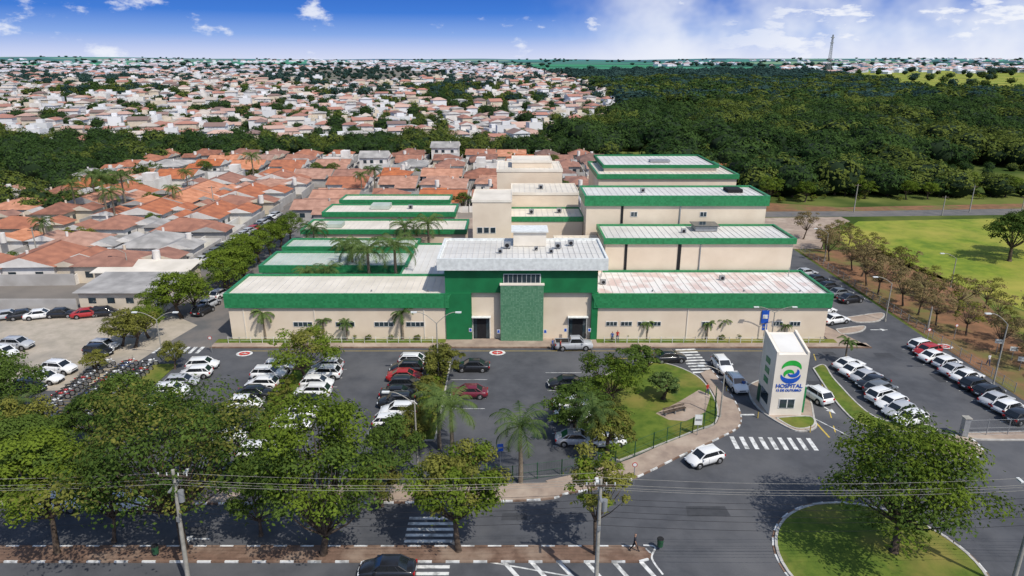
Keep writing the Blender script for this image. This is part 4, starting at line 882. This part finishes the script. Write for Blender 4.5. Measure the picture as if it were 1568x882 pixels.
# ------------------------------------------------------------ light, sky, camera
sd=Vector((.5,-.62,1.05)).normalized(); el=math.asin(sd.z); az=math.atan2(sd.x,sd.y)
l=bpy.data.lights.new('sun','SUN'); l.energy=3.9; l.angle=rad(.6); l.color=(1,.95,.86); o=bpy.data.objects.new('sun',l); o.rotation_euler=sd.to_track_quat('Z','Y').to_euler(); COL.objects.link(o)
w=bpy.data.worlds.new('World'); sc.world=w; w.use_nodes=True; nt=w.node_tree; L=nt.links.new
for x in list(nt.nodes): nt.nodes.remove(x)
out=nt.nodes.new('ShaderNodeOutputWorld'); tc=nt.nodes.new('ShaderNodeTexCoord'); se=nt.nodes.new('ShaderNodeSeparateXYZ'); L(tc.outputs['Generated'],se.inputs[0])
sk=nt.nodes.new('ShaderNodeTexSky'); sk.sky_type='NISHITA'; sk.sun_disc=False; sk.sun_elevation=el; sk.sun_rotation=az
bg1=nt.nodes.new('ShaderNodeBackground'); bg1.inputs[1].default_value=.15; L(sk.outputs[0],bg1.inputs[0])
cr=nt.nodes.new('ShaderNodeValToRGB'); e=cr.color_ramp.elements; e[0].position=0; e[0].color=(.66,.71,.90,1); e[1].position=.5; e[1].color=(.010,.08,.46,1)
for p,c_ in ((.05,(.54,.62,.88,1)),(.13,(.25,.41,.81,1)),(.24,(.06,.21,.68,1))): q=cr.color_ramp.elements.new(p); q.color=c_
mp=nt.nodes.new('ShaderNodeMapRange'); mp.inputs[2].default_value=.25; L(se.outputs[2],mp.inputs[0]); L(mp.outputs[0],cr.inputs['Fac'])
def cloud(sx,sz,scale,lo,hi,det,off):
    m_=nt.nodes.new('ShaderNodeMapping'); m_.inputs['Scale'].default_value=(sx,sx,sz); m_.inputs['Location'].default_value=off; L(tc.outputs['Generated'],m_.inputs[0])
    n_=nt.nodes.new('ShaderNodeTexNoise'); n_.inputs['Scale'].default_value=scale; n_.inputs['Detail'].default_value=det; n_.inputs['Roughness'].default_value=.58; L(m_.outputs[0],n_.inputs['Vector'])
    r_=nt.nodes.new('ShaderNodeMapRange'); r_.interpolation_type='SMOOTHSTEP'; r_.inputs[1].default_value=lo; r_.inputs[2].default_value=hi; L(n_.outputs['Fac'],r_.inputs[0]); return r_
def math_(op,a,b_):
    m_=nt.nodes.new('ShaderNodeMath'); m_.operation=op; m_.use_clamp=True
    for i,q in enumerate((a,b_)):
        if isinstance(q,(int,float)): m_.inputs[i].default_value=q
        else: L(q,m_.inputs[i])
    return m_.outputs[0]
c1=cloud(1,1.3,4.0,.34,.64,5,(3.1,0,.4)); xm=nt.nodes.new('ShaderNodeMapRange'); xm.interpolation_type='SMOOTHSTEP'; xm.inputs[1].default_value=.0; xm.inputs[2].default_value=.24; L(se.outputs[0],xm.inputs[0])
veil=math_('MULTIPLY',math_('MULTIPLY',c1.outputs[0],xm.outputs[0]),.9)
c2=cloud(1,2.0,12,.575,.68,10,(1.7,.3,0)); puffs=math_('MULTIPLY',c2.outputs[0],.85)
c3=cloud(1,3.2,10,.50,.62,10,(5.7,2.3,0)); xr=nt.nodes.new('ShaderNodeMapRange'); xr.inputs[1].default_value=.15; xr.inputs[2].default_value=.38; L(se.outputs[0],xr.inputs[0]); p3=math_('MULTIPLY',c3.outputs[0],xr.outputs[0])
fc=math_('MAXIMUM',math_('MAXIMUM',veil,puffs),p3)
mx=nt.nodes.new('ShaderNodeMix'); mx.data_type='RGBA'; L(fc,mx.inputs[0]); L(cr.outputs[0],mx.inputs[6]); mx.inputs[7].default_value=(.86,.89,.97,1)
bg2=nt.nodes.new('ShaderNodeBackground'); L(mx.outputs[2],bg2.inputs[0]); bg2.inputs[1].default_value=1
mr=nt.nodes.new('ShaderNodeMapRange'); mr.inputs[1].default_value=.14; mr.inputs[2].default_value=.3; L(se.outputs[2],mr.inputs[0])
ms=nt.nodes.new('ShaderNodeMixShader'); L(mr.outputs[0],ms.inputs[0]); L(bg2.outputs[0],ms.inputs[1]); L(bg1.outputs[0],ms.inputs[2]); L(ms.outputs[0],out.inputs[0])
cam=bpy.data.cameras.new('camera'); cam.lens=24; cam.sensor_width=36; cam.clip_end=30000; cam.clip_start=.5
co=bpy.data.objects.new('camera',cam); co.location=(0,0,H); co.rotation_euler=(math.pi/2-P,0,0); COL.objects.link(co); sc.camera=co
print('objects',len(bpy.data.objects))
